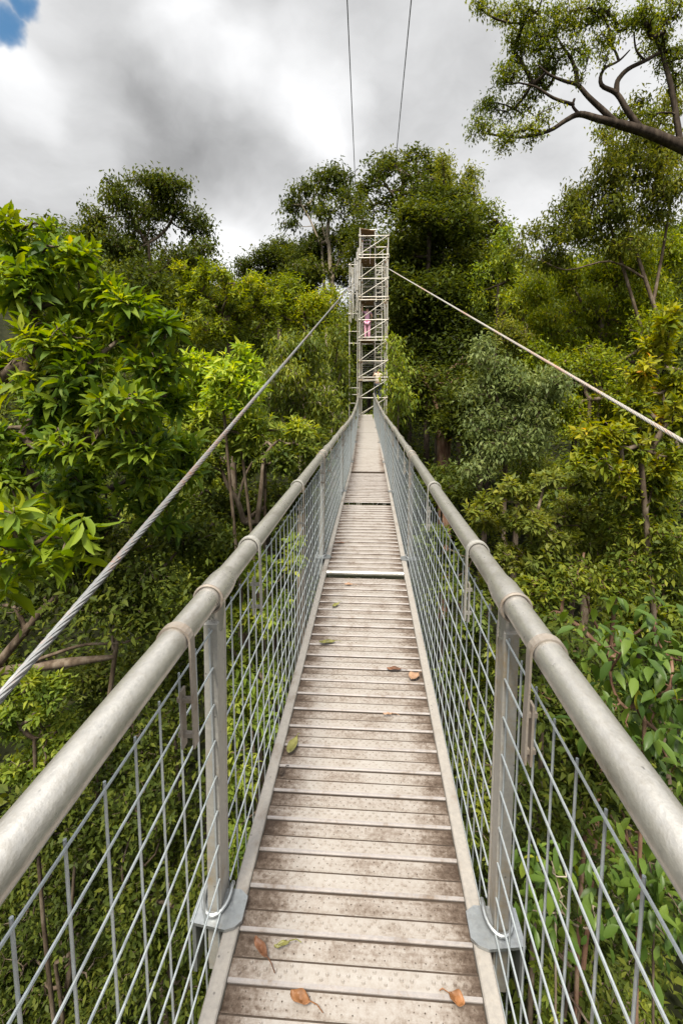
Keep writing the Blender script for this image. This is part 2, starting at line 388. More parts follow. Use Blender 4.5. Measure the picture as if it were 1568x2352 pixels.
def tree(name, label, depth, lobes, leaf, L, cat='tree', group=None, style='spray', per=10, cov=4.0, width=.4, templ=None, trunk=.2, bark='bark',
         limbs=(), shell=.5, seed=0, up=.5, base=None, rmin=None, thick=1.0, sides=5, trunk_top=None, spread=.75, sub=7, relief=None):
    """lobes: (px, py, rx, ry[, ddepth[, density]]) in photo pixels; becomes an ellipsoid of leaf clumps at that depth."""
    rng = np.random.default_rng(seed * 7919 + len(label))
    pxm = depth / F
    C, AX, TI = [], [], []
    cents, lob = [], []
    for lb in lobes:
        px, py, rx, ry = lb[:4]; dd = lb[4] if len(lb) > 4 else 0.0; den = lb[5] if len(lb) > 5 else 1.0
        dep = depth + dd + rng.uniform(-1, 1) * (.05 * depth if relief is None else relief); s = depth / F
        s = dep / F; c = at(px, py, dep); rad = np.array([rx * s, (rx + ry) * .5 * s * thick, ry * s])
        cents.append(c)
        leaf_px = L / s
        n_leaf = 1.35 * cov * den * PI * rx * ry / (.5 * leaf_px * leaf_px * width)
        n = max(3, int(round(n_leaf / per)))
        m = sub if n >= 3 * sub else max(1, n // 3)
        sd = nrm(rng.normal(size=(m, 3))); sd[:, 2] += .15
        sc = sd * rng.uniform(.35, .78, (m, 1)) if m > 1 else np.zeros((1, 3))
        sr = rng.uniform(.34, .60, m) if m > 1 else np.ones(1)
        pw = sr ** 2; which = rng.choice(m, n, p=pw / pw.sum())
        dirs = nrm(rng.normal(size=(n, 3)))
        bump = np.zeros(n)
        for _ in range(4):
            bd = nrm(rng.normal(size=3)); bump += rng.uniform(-.2, .25) * np.exp(-((1 - dirs @ bd) / .18))
        r = (shell + (1 - shell) * rng.uniform(0, 1, n) ** .8)
        r = np.where(rng.uniform(size=n) < .14, rng.uniform(.15, .8, n), r) * (1 + bump)
        loc = (sc[which] + dirs * (r * sr[which])[:, None]) * rad
        stray = rng.uniform(size=n) < .03
        loc[stray] *= rng.uniform(1.0, 1.12, (stray.sum(), 1))
        C.append(c + RIGHT * loc[:, 0:1] + _fh * loc[:, 1:2] + ZUP * loc[:, 2:3])
        AX.append(dirs[:, 0:1] * RIGHT + dirs[:, 1:2] * _fh + dirs[:, 2:3] * ZUP + ZUP * up + .35 * rng.normal(size=(n, 3)))
        st = rng.uniform(-.3, .3, m)
        t0 = rng.uniform(.3, .7)
        TI.append(np.clip(t0 + st[which] + rng.normal(0, .18, n), 0, 1)); lob.append(n)
    C = np.concatenate(C); AX = np.concatenate(AX); TI = np.concatenate(TI)
    cen = np.mean(cents, 0); low = min(c[2] for c in cents)
    if base is None:
        bx, by = cen[0] + rng.uniform(-.4, .4), cen[1] + .3
    else:
        b = at(*base); bx, by = b[0], b[1]
    bz = float(ground_z(bx, by)) - .15
    root = empty(name, (bx, by, bz), label, cat, group)
    # skeleton
    nodes, par, fixed = [], [], {}
    top = np.array([cen[0], cen[1], cen[2] * .6 + low * .4]) if trunk_top is None else at(*trunk_top)
    nseg = 10
    b0 = np.array([bx, by, bz])
    for i in range(nseg + 1):
        f = i / nseg
        p = b0 + (top - b0) * f + np.array([math.sin(f * 5 + seed), math.cos(f * 4 + seed * 2), 0]) * .12 * f * (1 - f) * 2 * max(1, trunk * 6)
        nodes.append(p); par.append(i - 1); fixed[i] = trunk * (1 - .45 * f)
    for (pts, r0, r1) in limbs:
        W = [at(*q) if len(q) == 3 else at(q[0], q[1], depth) for q in pts]
        # catmull-rom refine
        W = np.array(W); m = len(W)
        fine = []
        for i in range(m - 1):
            p0, p1, p2, p3 = W[max(i - 1, 0)], W[i], W[i + 1], W[min(i + 2, m - 1)]
            for t in np.linspace(0, 1, 5)[:-1]:
                fine.append(.5 * (2 * p1 + (p2 - p0) * t + (2 * p0 - 5 * p1 + 4 * p2 - p3) * t * t + (3 * p1 - p0 - 3 * p2 + p3) * t ** 3))
        fine.append(W[-1])
        A = np.array(nodes); j = int(np.argmin(((A - fine[0]) ** 2).sum(1)))
        dist = np.linalg.norm(A[j] - fine[0])
        steps = int(dist / 1.0)
        prev = j
        for sI in range(1, steps + 1):
            q = A[j] + (fine[0] - A[j]) * sI / (steps + 1)
            nodes.append(q); par.append(prev); prev = len(nodes) - 1; fixed[prev] = r0
        for i, q in enumerate(fine):
            nodes.append(q); par.append(prev); prev = len(nodes) - 1; fixed[prev] = r0 + (r1 - r0) * i / (len(fine) - 1)
    trunk_n = len(nodes)
    # a limb to each lobe core
    for c in sorted(cents, key=lambda c: np.linalg.norm(c - top)):
        A = np.array(nodes)
        dd = np.linalg.norm(A - c, axis=1) + .9 * np.clip(A[:, 2] - c[2] + .1, 0, None)
        j = int(np.argmin(dd)); d0 = np.linalg.norm(A[j] - c)
        k = max(2, min(7, int(d0 / (25 * pxm)) + 1)); prev = j
        off = rng.normal(size=3) * d0 * .10 + np.array([0, 0, -.07 * d0])
        for i in range(1, k + 1):
            f = i / k
            nodes.append(A[j] + (c - A[j]) * f + off * 4 * f * (1 - f)); par.append(prev); prev = len(nodes) - 1
    tips = C - nrm(AX) * L * .3
    order = np.argsort(((tips - top) ** 2).sum(1))
    cap = len(nodes) + 2 * len(tips) + 4
    A = np.zeros((cap, 3)); A[:len(nodes)] = nodes; cntn = len(nodes)
    for i in order:
        c = tips[i]
        d2 = ((A[:cntn] - c) ** 2).sum(1); j = int(np.argmin(d2)); q = A[j]
        mid = (q + c) * .5 + rng.normal(size=3) * math.sqrt(d2[j]) * .10 - ZUP * math.sqrt(d2[j]) * .05
        A[cntn] = mid; par.append(j); A[cntn + 1] = c; par.append(cntn); cntn += 2
    rm = rmin if rmin else max(.004, .45 * pxm)
    skeleton_mesh('trunk', A[:cntn], par, trunk, rm, M[bark], root, sides, fixed)
    pos, d, nv, size, ti = clump_leaves(C, AX, per, L, style, rng, TI, spread)
    if templ is None:
        lp = L / pxm
        templ = FINE if lp > 42 else (MEDIUM if lp > 18 else COARSE)
    leaf_mesh('crown', pos, d, nv, size, width, ti, M[leaf], root, templ)
    TREE_STATS.append((name, len(pos)))
    return root


# ------------------------------------------------------------------ terrain
def terrain():
    xs = np.concatenate([np.linspace(-400, -60, 16), np.linspace(-55, 55, 90), np.linspace(60, 400, 16)])
    ys = np.concatenate([np.linspace(-300, -20, 14), np.linspace(-16, 100, 90), np.linspace(106, 420, 16)])
    X, Y = np.meshgrid(xs, ys); Z = ground_z(X, Y)
    v = np.stack([X, Y, Z], -1).reshape(-1, 3); w = len(xs)
    f = [(j * w + i, j * w + i + 1, (j + 1) * w + i + 1, (j + 1) * w + i) for j in range(len(ys) - 1) for i in range(w - 1)]
    b = MB(); b.add(v, f)
    tag(b.build('terrain', M['litter'], smooth=True), 'dark leaf-littered valley slopes under the forest', kind='structure')


terrain()


def undergrowth():
    rng = np.random.default_rng(5)
    n = 16000
    x = rng.uniform(-34, 40, n); y = rng.uniform(-1, 75, n)
    keep = (np.abs(x) < 6 + y * .95); x = x[keep]; y = y[keep]; n = len(x)
    z = ground_z(x, y) + rng.uniform(.1, 1.0, n) + 1.6 * np.clip(rng.normal(0, 1, n), 0, 2)
    C = np.stack([x, y, z], 1); AX = rng.normal(size=(n, 3)) * .5 + ZUP
    pos, d, nv, s, t = clump_leaves(C, AX, 14, .42, 'spray', rng, rng.uniform(.1, .9, n))
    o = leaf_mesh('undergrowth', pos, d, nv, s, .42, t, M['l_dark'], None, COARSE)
    tag(o, 'dark tangled undergrowth covering the forest floor', kind='stuff')
    # far wooded hillside seen only through the gaps between the nearer trees
    n = 5200
    x = rng.uniform(-60, 80, n); y = rng.uniform(52, 90, n)
    z = ground_z(x, y) + rng.uniform(0, 1, n) ** .8 * (7 + 2.5 * np.sin(x * .35) + 2 * np.sin(x * .8 + y)) * .62
    C = np.stack([x, y, z], 1); AX = rng.normal(size=(n, 3)) * .5 + ZUP
    pos, d, nv, s, t = clump_leaves(C, AX, 16, .75, 'spray', rng, rng.uniform(.1, .9, n))
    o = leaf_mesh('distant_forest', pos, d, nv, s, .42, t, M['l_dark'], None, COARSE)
    tag(o, 'dark wooded hillside far behind the scaffold tower', kind='stuff')


undergrowth()
# ------------------------------------------------------------------ trees and shrubs (lobes in photo pixels, depth in metres)
# --- far left and centre skyline
tree('domed_tree', 'tall dark domed tree standing alone against the sky left of the tower', 44,
     [(338, 425, 85, 34), (270, 455, 50, 42), (405, 462, 50, 45), (225, 505, 38, 32), (205, 545, 28, 26), (258, 560, 50, 34), (452, 530, 38, 40), (470, 572, 28, 28), (430, 590, 45, 30), (340, 480, 80, 40, 0, .6),
      (340, 540, 95, 50, 0, .42), (300, 595, 60, 34, 0, .45), (390, 600, 50, 32, 0, .45)],
     'l_dark', .44, style='droop', per=12, cov=3.5, sub=10, shell=.35, trunk=.24, bark='bark', up=.8, seed=1, width=.42, rmin=.028)
tree('rounded_tree', 'low dark rounded tree on the skyline left of the pale-trunked trees', 42,
     [(566, 606, 34, 20), (612, 585, 36, 22), (650, 570, 34, 22), (690, 590, 40, 34), (640, 625, 60, 34), (580, 632, 40, 20), (720, 620, 40, 40)],
     'l_dark', .32, style='spray', cov=4, trunk=.3, seed=2)
tree('pale_trunk_tree', 'tall open tree with forked pale trunks rising just left of the tower top', 37,
     [(762, 392, 42, 24), (735, 425, 30, 28), (690, 430, 32, 26), (672, 470, 30, 26), (668, 515, 26, 17), (705, 470, 22, 20), (790, 420, 40, 34), (800, 470, 46, 40), (745, 480, 34, 30), (760, 540, 55, 40), (720, 560, 40, 36),
      (700, 610, 50, 40), (800, 560, 36, 50), (770, 620, 50, 36)],
     'l_dark', .38, style='droop', per=11, cov=2.7, spread=.6, trunk=.20, bark='bark_pale', seed=3, base=(770, 760, 37), width=.36, shell=.4,
     limbs=[([(772, 700), (760, 640), (757, 580), (752, 530), (758, 490)], .26, .12), ([(760, 655), (778, 600), (800, 560), (822, 535)], .15, .06), ([(752, 560), (740, 520), (735, 470)], .12, .05),
            ([(735, 560), (712, 505), (692, 470)], .10, .05)])
tree('canopy_tree', 'broad-crowned tree with fine dark branches showing, behind the tower top', 40,
     [(900, 372, 50, 24), (955, 362, 50, 22), (865, 395, 34, 30), (1000, 385, 40, 28), (845, 430, 30, 34), (1018, 420, 30, 34), (925, 400, 70, 26, 0, .6), (900, 440, 60, 40, 0, .38), (960, 430, 50, 36, 0, .55), (870, 480, 36, 36, 0, .5),
      (910, 490, 50, 34, 0, .6)],
     'l_dark', .40, style='spray', per=12, cov=2.6, spread=.6, trunk=.32, seed=4, shell=.35, up=.8, rmin=.026)
tree('plume_tree', 'narrow plume-shaped treetop poking above the broad dark crowns right of the tower', 36,
     [(1018, 372, 15, 24), (1022, 405, 20, 28), (1012, 445, 26, 30), (1030, 480, 30, 34)], 'l_olive', .28, style='spray', cov=4, trunk=.2, seed=5)
tree('leaning_tree', 'feathery tree leaning right at the skyline beyond the dense dark tree', 36,
     [(1078, 408, 26, 22), (1060, 440, 30, 30), (1082, 452, 18, 30), (1045, 480, 30, 34), (1065, 500, 34, 34)], 'l_olive', .26, style='droop', cov=2.6, trunk=.2, seed=6, shell=.4)
tree('dense_tree', 'massive dense dark tree rising immediately right of the tower', 31,
     [(1000, 530, 70, 50), (1075, 540, 56, 56), (925, 575, 48, 44), (985, 610, 70, 60), (1060, 620, 70, 60), (940, 660, 56, 56), (1020, 700, 80, 64), (1100, 690, 56, 60),
      (945, 750, 56, 56), (1020, 800, 90, 64), (1095, 790, 60, 60), (960, 850, 60, 60)],
     'l_dark', .36, style='spray', per=14, cov=5.5, spread=.8, sub=10, trunk=.30, bark='bark_dark', seed=7, up=.9)
tree('dark_trunk_tree', 'shadowy tree with a thick reddish-brown trunk beside the right handrail', 27,
     [(1000, 880, 70, 60), (1070, 860, 60, 60), (960, 930, 50, 40), (1050, 930, 60, 40), (1010, 960, 50, 30), (1110, 930, 40, 50)],
     'l_dark', .28, style='spray', per=10, cov=3.6, trunk=.34, bark='bark_red', seed=8, base=(1018, 1240, 26),
     limbs=[([(1020, 1230), (1018, 1120), (1016, 1030), (1012, 950)], .42, .30), ([(1012, 960), (990, 900), (970, 860)], .2, .1)])
tree('ridge_tree', 'bushy green tree on the skyline between the dense dark tree and the wispy gum', 33,
     [(1120, 500, 34, 28), (1150, 520, 30, 26), (1105, 540, 34, 36), (1140, 570, 36, 40), (1110, 610, 40, 44), (1150, 640, 36, 44), (1130, 700, 44, 50)], 'l_mid', .28, cov=3.8, trunk=.3, seed=9)
tree('vine_tree', 'slim tree draped in pale lime climbers right of the dense dark tree', 26,
     [(1165, 540, 22, 26), (1155, 590, 30, 36), (1170, 640, 34, 40), (1102, 625, 16, 24), (1098, 670, 10, 40), (1180, 690, 36, 40)], 'l_fresh', .22, style='droop', per=9, cov=3.0, trunk=.12, seed=10, bark='bark_dark', width=.5)
tree('brown_shrub', 'brownish olive tree tangled behind the right-hand cable', 24,
     [(1190, 720, 44, 50), (1230, 660, 44, 50), (1160, 770, 50, 44), (1210, 800, 50, 44), (1250, 760, 44, 44)], 'l_olive', .20, cov=2.8, trunk=.2, seed=11, bark='bark', shell=.4)
tree('round_crown_tree', 'rounded tree whose softer green crown rises over the massive dark one right of the tower', 30,
     [(985, 448, 40, 34), (1040, 460, 40, 38), (925, 500, 44, 34), (985, 500, 50, 36), (1060, 510, 40, 40), (925, 555, 40, 34)],
     'l_dark', .34, style='spray', per=14, cov=4.2, spread=.8, sub=9, trunk=.25, bark='bark_dark', seed=70, up=.9)
# --- small pale-leaved trees hugging the tower
tree('slender_tree', 'small fresh-green tree against the lower right side of the tower', 19,
     [(905, 805, 18, 30), (918, 845, 28, 30), (914, 890, 30, 34), (928, 925, 28, 26), (908, 950, 20, 24)], 'l_fresh', .24, style='droop', per=8, cov=3.2, trunk=.07, seed=12, width=.3)
tree('slender_tree', 'small green tree against the lower left side of the tower', 20,
     [(778, 770, 24, 36), (764, 820, 32, 36), (784, 850, 22, 40), (770, 900, 30, 40), (745, 930, 30, 34)], 'l_mid', .22, style='droop', per=8, cov=3.2, trunk=.08, seed=13, width=.3)
# --- left middle distance
tree('yellow_tree', 'yellow-tinged olive tree spreading below the domed tree', 19,
     [(430, 640, 44, 36), (480, 620, 40, 30), (540, 650, 54, 36), (600, 660, 44, 36), (450, 690, 60, 44), (530, 710, 66, 44), (610, 720, 54, 44), (480, 760, 70, 40), (570, 780, 70, 44)],
     'l_yel', .22, style='rosette', per=9, cov=3.2, trunk=.2, seed=14, width=.32, bark='bark')
tree('yellow_tree', 'yellow-flushed tree directly behind the top of the left cable', 21,
     [(660, 670, 44, 32), (710, 690, 44, 34), (755, 690, 30, 26), (640, 720, 44, 44), (690, 740, 50, 44), (745, 735, 36, 36)], 'l_yel', .20, style='spray', per=9, cov=3.4, trunk=.18, seed=15, width=.32)
tree('willowy_tree', 'green tree with drooping narrow leaves crossed by the left cable', 16,
     [(650, 800, 56, 44), (710, 800, 44, 44), (640, 860, 64, 48), (720, 860, 56, 50), (770, 960, 40, 40), (670, 920, 60, 44), (735, 920, 50, 44), (600, 900, 50, 44)],
     'l_mid', .22, style='droop', per=8, cov=3.4, trunk=.13, seed=16, width=.26, limbs=[([(648, 965), (655, 940), (680, 925), (690, 912)], .04, .02)], bark='bark_pale')
tree('gnarled_tree', 'dark gnarled tree with bare forked trunks beside the left handrail', 12,
     [(600, 1000, 64, 44), (690, 1000, 48, 30), (540, 1010, 50, 44), (640, 1050, 60, 40), (480, 1070, 60, 44), (700, 1030, 36, 22)],
     'l_mid', .20, style='rosette', per=9, cov=3.4, trunk=.08, seed=17, bark='bark', base=(570, 1330, 12),
     limbs=[([(560, 1200), (545, 1150), (520, 1110), (505, 1060)], .085, .04), ([(590, 1200), (600, 1120), (608, 1050), (640, 1010)], .08, .035), ([(545, 1160), (560, 1100), (580, 1060)], .05, .025)])
tree('dim_shrub', 'shadowed shrub under the gnarled tree by the left handrail', 13,
     [(560, 1170, 70, 44), (470, 1150, 60, 44), (650, 1140, 44, 40), (700, 1080, 36, 30), (400, 1170, 60, 50), (740, 1010, 30, 40), (730, 1070, 30, 30)], 'l_dark', .18, cov=3.6, trunk=.10, seed=18, bark='bark_dark')
tree('lime_shrub', 'bright lime-green shrub of narrow leaves in front of the willowy tree', 9.5,
     [(470, 830, 50, 34), (520, 845, 50, 34), (568, 835, 36, 30), (450, 880, 56, 40), (520, 890, 60, 40), (575, 880, 36, 40), (480, 930, 60, 36), (560, 930, 50, 36), (540, 810, 40, 26), (420, 860, 44, 36)],
     'l_lime', .20, style='rosette', per=10, cov=3.4, trunk=.06, base=(640, 1330, 10.5), seed=19, width=.28, up=.8)
tree('lime_shrub', 'mid-green shrub below the bright lime one, its leaf tufts touching the left handrail line', 10,
     [(500, 985, 70, 34), (590, 975, 60, 36), (670, 985, 54, 30), (430, 970, 54, 44), (560, 1020, 70, 30)], 'l_fresh', .19, style='rosette', per=10, cov=3.4, trunk=.06, base=(700, 1300, 11), seed=20, width=.3, up=.8)
# --- left foreground
tree('magnolia_tree', 'big-leafed bright green tree filling the left side with leaf rosettes', 6.5,
     [(22, 500, 38, 34), (130, 520, 44, 26), (50, 575, 80, 44), (160, 600, 90, 50), (240, 640, 60, 44), (60, 660, 100, 60), (180, 690, 110, 56), (300, 700, 70, 50), (290, 770, 90, 50), (380, 760, 50, 44), (120, 770, 130, 64),
      (40, 840, 110, 64), (200, 840, 110, 56), (340, 840, 90, 50), (120, 920, 130, 60), (270, 920, 110, 56), (380, 910, 60, 44), (50, 1000, 110, 60), (200, 1010, 110, 60), (330, 1000, 90, 60)],
     'l_big', .25, style='rosette', per=11, cov=3.9, trunk=.12, seed=21, base=(-900, 1500, 7.5), trunk_top=(-120, 700, 7.2), width=.35, bark='bark', up=.9, shell=.55)
tree('magnolia_tree', 'dim big-leafed tree just under the bright rosettes on the left', 7.5,
     [(60, 1080, 110, 60), (190, 1100, 110, 60), (310, 1090, 90, 56), (120, 1160, 110, 56), (250, 1180, 100, 56), (400, 1080, 70, 50), (370, 1170, 70, 50), (430, 1020, 60, 44), (180, 1250, 90, 40), (60, 1010, 90, 50), (330, 1030, 80, 44)],
     'l_big', .27, style='rosette', per=11, cov=3.2, trunk=.10, seed=22, width=.32, base=(-1000, 1700, 8), trunk_top=(-90, 1090, 7.8), bark='bark_dark')
tree('leafy_sprig', 'nearest big-leafed sprig reaching in from the left edge above the cable', 3.6,
     [(35, 1165, 50, 34), (120, 1225, 60, 30), (170, 1240, 40, 24), (40, 1240, 60, 40), (20, 1300, 50, 44)], 'l_big', .25, style='rosette', per=12, cov=2.6, trunk=.03, seed=23, width=.30, up=.8, base=(-1200, 1500, 3.9), trunk_top=(-40, 1260, 3.7))
tree('bare_bough_tree', 'dark shrub with thick bare grey boughs behind the lower left cable', 8,
     [(150, 1290, 110, 50), (280, 1270, 90, 50), (60, 1380, 80, 60), (230, 1370, 110, 54), (340, 1330, 80, 50), (420, 1250, 70, 50), (330, 1420, 90, 44), (480, 1230, 50, 40)],
     'l_dark', .15, cov=3.2, trunk=.07, seed=24, bark='bark', base=(-20, 1720, 8),
     limbs=[([(-20, 1545), (50, 1460), (110, 1390), (190, 1335), (235, 1310)], .085, .05), ([(-10, 1600), (60, 1530), (130, 1500), (200, 1480), (290, 1475), (370, 1440)], .042, .018), ([(60, 1455), (40, 1400), (10, 1390)], .05, .03)])
tree('bright_bush', 'sunlit small-leafed bush at the left edge under the near handrail', 7,
     [(40, 1560, 70, 44), (110, 1600, 70, 44), (40, 1650, 80, 54), (130, 1680, 70, 50), (60, 1750, 80, 54)], 'l_fresh', .12, style='rosette', per=10, cov=3.4, trunk=.05, seed=25, width=.42)
tree('hazel_bush', 'dark small-leafed bush behind the near left handrail pipe', 9,
     [(220, 1560, 90, 60), (340, 1520, 80, 54), (260, 1660, 100, 70), (370, 1620, 80, 70), (200, 1760, 90, 70), (320, 1760, 100, 80), (430, 1500, 60, 60)], 'l_dark', .14, per=14, cov=2.8, spread=.6, relief=1.2, trunk=.07, seed=26)  # hazel bushes take the dark leaf colour to stand in for shade low down
tree('hazel_bush', 'small-leafed bush at the bottom left corner under the wire panel', 8,
     [(60, 1880, 100, 80), (180, 1900, 90, 80), (60, 2030, 110, 90), (190, 2040, 100, 90), (80, 2200, 110, 90), (200, 2240, 110, 100), (60, 2340, 110, 70)], 'l_dark', .125, per=14, cov=2.7, spread=.6, relief=1.5, trunk=.06, seed=27, width=.42)
tree('hazel_bush', 'small-leafed bush seen through the left wire panel near its foot', 8.5,
     [(310, 1900, 90, 90), (420, 1930, 70, 80), (320, 2060, 90, 90), (430, 2090, 70, 90), (330, 2230, 90, 100), (440, 2260, 70, 90)], 'l_dark', .13, per=14, cov=2.6, spread=.6, relief=1.5, trunk=.06, seed=28, width=.42)
tree('leafy_bush', 'green bush seen through the left panel between its first two posts', 9,
     [(600, 1330, 60, 54), (560, 1420, 70, 60), (640, 1400, 60, 60), (580, 1530, 80, 70), (660, 1270, 50, 44), (540, 1640, 70, 70), (620, 1620, 60, 80), (540, 1780, 60, 80), (520, 1920, 60, 90), (500, 1450, 60, 70)],
     'l_fresh', .17, style='rosette', per=10, cov=3.0, trunk=.06, seed=29, width=.4)
# --- right side
tree('wispy_gum', 'tall wispy gum with fine leaves and bare twigs on the right skyline', 17,
     [(1300, 500, 44, 44), (1345, 450, 50, 44), (1400, 400, 50, 44), (1440, 350, 50, 40), (1490, 310, 56, 40), (1545, 340, 50, 60), (1480, 400, 60, 50), (1420, 470, 64, 50), (1340, 530, 60, 44), (1270, 550, 36, 36), (1225, 540, 36, 28, 0, .7), (1200, 575, 34, 26, 0, .7),
      (1260, 600, 50, 34), (1510, 480, 64, 54), (1430, 550, 70, 44), (1545, 430, 40, 50), (1400, 310, 30, 26), (1460, 250, 30, 24, 0, .6), (1540, 250, 30, 40)],
     'l_olive', .19, style='droop', per=11, cov=3.0, spread=.8, sub=9, trunk=.10, seed=30, shell=.25, width=.36, bark='bark', base=(1800, 1100, 17), rmin=.012,
     limbs=[([(1540, 820), (1480, 640), (1440, 520), (1400, 420), (1395, 330)], .085, .025), ([(1480, 640), (1400, 600), (1300, 620), (1230, 590)], .05, .015), ([(1500, 690), (1530, 520), (1540, 400), (1500, 300)], .06, .02)])
tree('gum_tree', 'yellow-green gum of dense fine foliage above the right cable', 20,
     [(1220, 670, 50, 44), (1300, 640, 60, 44), (1380, 620, 60, 44), (1460, 600, 60, 50), (1530, 580, 50, 54), (1250, 740, 54, 44), (1340, 710, 70, 54), (1430, 690, 64, 54), (1510, 680, 60, 54), (1300, 790, 64, 44), (1400, 770, 70, 50), (1480, 770, 54, 50)],
     'l_yel', .20, style='droop', per=12, cov=3.4, spread=.8, sub=9, trunk=.22, seed=31, width=.36, shell=.4, limbs=[([(1560, 850), (1480, 840), (1400, 850), (1330, 852)], .08, .03), ([(1540, 720), (1490, 700), (1440, 715)], .06, .03)])
tree('overhanging_tree', 'tree whose mossy crooked bough overhangs the top right of the sky', 15,
     [(1105, 22, 36, 22), (1160, 30, 34, 26), (1215, 20, 50, 34), (1230, 80, 54, 44), (1300, 40, 60, 44), (1180, 120, 44, 40), (1260, 130, 54, 44), (1150, 180, 40, 34), (1220, 190, 54, 40, 0, .7), (1120, 235, 36, 30), (1180, 250, 44, 34, 0, .6),
      (1100, 300, 34, 30), (1150, 325, 40, 26), (1210, 310, 44, 26, 0, .8), (1240, 260, 36, 26, 0, .5), (1380, 30, 60, 34), (1460, 40, 60, 40), (1530, 50, 50, 50), (1400, 80, 50, 30, 0, .6), (1490, 100, 50, 30, 0, .6), (1545, 140, 40, 44),
      (1320, 110, 40, 40, 0, .6), (1330, 160, 40, 30, 0, .35), (1390, 150, 34, 30, 0, .35), (1550, 200, 24, 40, 0, .7), (1420, 268, 26, 12), (1380, 280, 24, 10, 0, .7), (1480, 265, 40, 16)],
     'l_mid', .12, style='droop', per=11, cov=1.9, spread=.8, sub=9, trunk=.20, seed=32, shell=.3, width=.42, bark='bark_dark', base=(2000, 900, 15), trunk_top=(1760, 470, 15), rmin=.010,
     limbs=[([(1760, 470), (1680, 400), (1600, 355), (1530, 322), (1480, 302), (1420, 285)], .23, .15), ([(1470, 300), (1420, 285), (1380, 250), (1350, 222), (1325, 195), (1295, 186), (1262, 172), (1235, 150)], .12, .025), ([(1325, 195), (1322, 165), (1310, 135), (1290, 105), (1270, 70)], .085, .02),
            ([(1420, 285), (1370, 272), (1330, 262), (1300, 275), (1260, 300), (1200, 315), (1160, 312)], .13, .03), ([(1330, 262), (1315, 245), (1318, 228)], .05, .04), ([(1315, 240), (1270, 225), (1230, 200), (1190, 190)], .06, .025),
            ([(1470, 295), (1440, 255), (1415, 215), (1380, 195), (1385, 160), (1420, 140), (1445, 115)], .11, .02), ([(1415, 215), (1418, 185), (1440, 160), (1480, 140), (1520, 120), (1580, 105)], .09, .05),
            ([(1420, 140), (1410, 115), (1390, 95)], .045, .025), ([(1480, 140), (1460, 115), (1455, 80)], .04, .025), ([(1560, 320), (1540, 200), (1520, 130), (1500, 70)], .10, .05)])
tree('amber_tree', 'bright yellow-green tree with scattered orange leaves at the right edge by the cable', 7.5,
     [(1545, 740, 36, 40), (1530, 800, 54, 44), (1480, 850, 44, 40), (1545, 880, 50, 50), (1470, 930, 60, 44), (1540, 960, 50, 50), (1400, 980, 54, 40), (1340, 1010, 44, 36), (1450, 1020, 70, 44), (1530, 1050, 54, 50), (1380, 1060, 60, 44), (1500, 1110, 60, 44), (1420, 1090, 50, 36)],
     'l_spot', .16, style='rosette', per=9, cov=3.8, trunk=.08, seed=33, base=(1750, 1500, 8), width=.40, up=.8)
tree('grey_green_tree', 'pale grey-green tree of small leaves just right of the reddish-brown trunk', 14,
     [(1110, 810, 40, 34), (1150, 850, 54, 40), (1120, 900, 54, 40), (1190, 890, 54, 44), (1240, 930, 60, 50), (1160, 960, 64, 44), (1110, 985, 44, 36), (1210, 1010, 64, 44), (1140, 1040, 50, 34), (1090, 1075, 40, 30), (1270, 880, 50, 44)],
     'l_grey', .17, style='droop', per=9, cov=3.4, trunk=.11, seed=34, width=.42)
tree('dull_tree', 'dull green tree behind the right cable, above the amber-flecked one', 17,
     [(1290, 850, 64, 44), (1370, 850, 64, 50), (1440, 880, 54, 50), (1320, 920, 70, 50), (1400, 930, 60, 44), (1300, 980, 60, 44), (1500, 760, 50, 60), (1240, 830, 50, 44)], 'l_yel', .17, style='spray', per=10, cov=3.2, trunk=.14, seed=35)
tree('dense_shrub', 'large dense glossy shrub beyond the right handrail in the middle of the slope', 8.5,
     [(1110, 1160, 54, 34), (1180, 1120, 54, 36), (1250, 1100, 60, 36), (1330, 1100, 60, 44), (1150, 1210, 64, 40), (1230, 1180, 70, 50), (1320, 1180, 70, 50), (1410, 1130, 60, 50), (1180, 1280, 60, 44), (1270, 1270, 80, 54), (1370, 1260, 70, 60)],
     'l_olive', .145, style='rosette', per=10, cov=3.2, trunk=.07, seed=36, width=.42, up=.7)
tree('dense_shrub', 'shadowed dense shrub at the right edge with twisted pinkish-brown branches', 8,
     [(1450, 1160, 64, 50), (1520, 1140, 60, 50), (1460, 1240, 70, 54), (1530, 1250, 60, 64), (1330, 1340, 80, 44), (1430, 1340, 80, 54), (1530, 1360, 60, 60), (1240, 1350, 60, 44), (1270, 1420, 60, 40)],
     'l_mid', .13, cov=3.2, trunk=.06, seed=37, bark='bark_red', width=.42,
     limbs=[([(1420, 1520), (1380, 1490), (1330, 1440), (1290, 1410), (1300, 1350), (1330, 1310), (1340, 1270)], .055, .02), ([(1290, 1410), (1250, 1395), (1215, 1395)], .03, .015), ([(1390, 1470), (1360, 1420), (1345, 1370)], .03, .015)])
tree('glossy_shrub', 'near glossy shrub with large drooping leaves, right of the near handrail pipe', 3.8,
     [(1430, 1490, 54, 34), (1500, 1450, 50, 34), (1540, 1510, 44, 50), (1460, 1560, 64, 40), (1530, 1590, 54, 50), (1440, 1630, 50, 34), (1510, 1680, 60, 50), (1550, 1760, 44, 54), (1400, 1540, 30, 30)],
     'l_gloss', .165, style='droop', per=8, cov=2.6, trunk=.03, seed=38, width=.38, templ=FINE, base=(1620, 1950, 3.9), bark='bark_red')
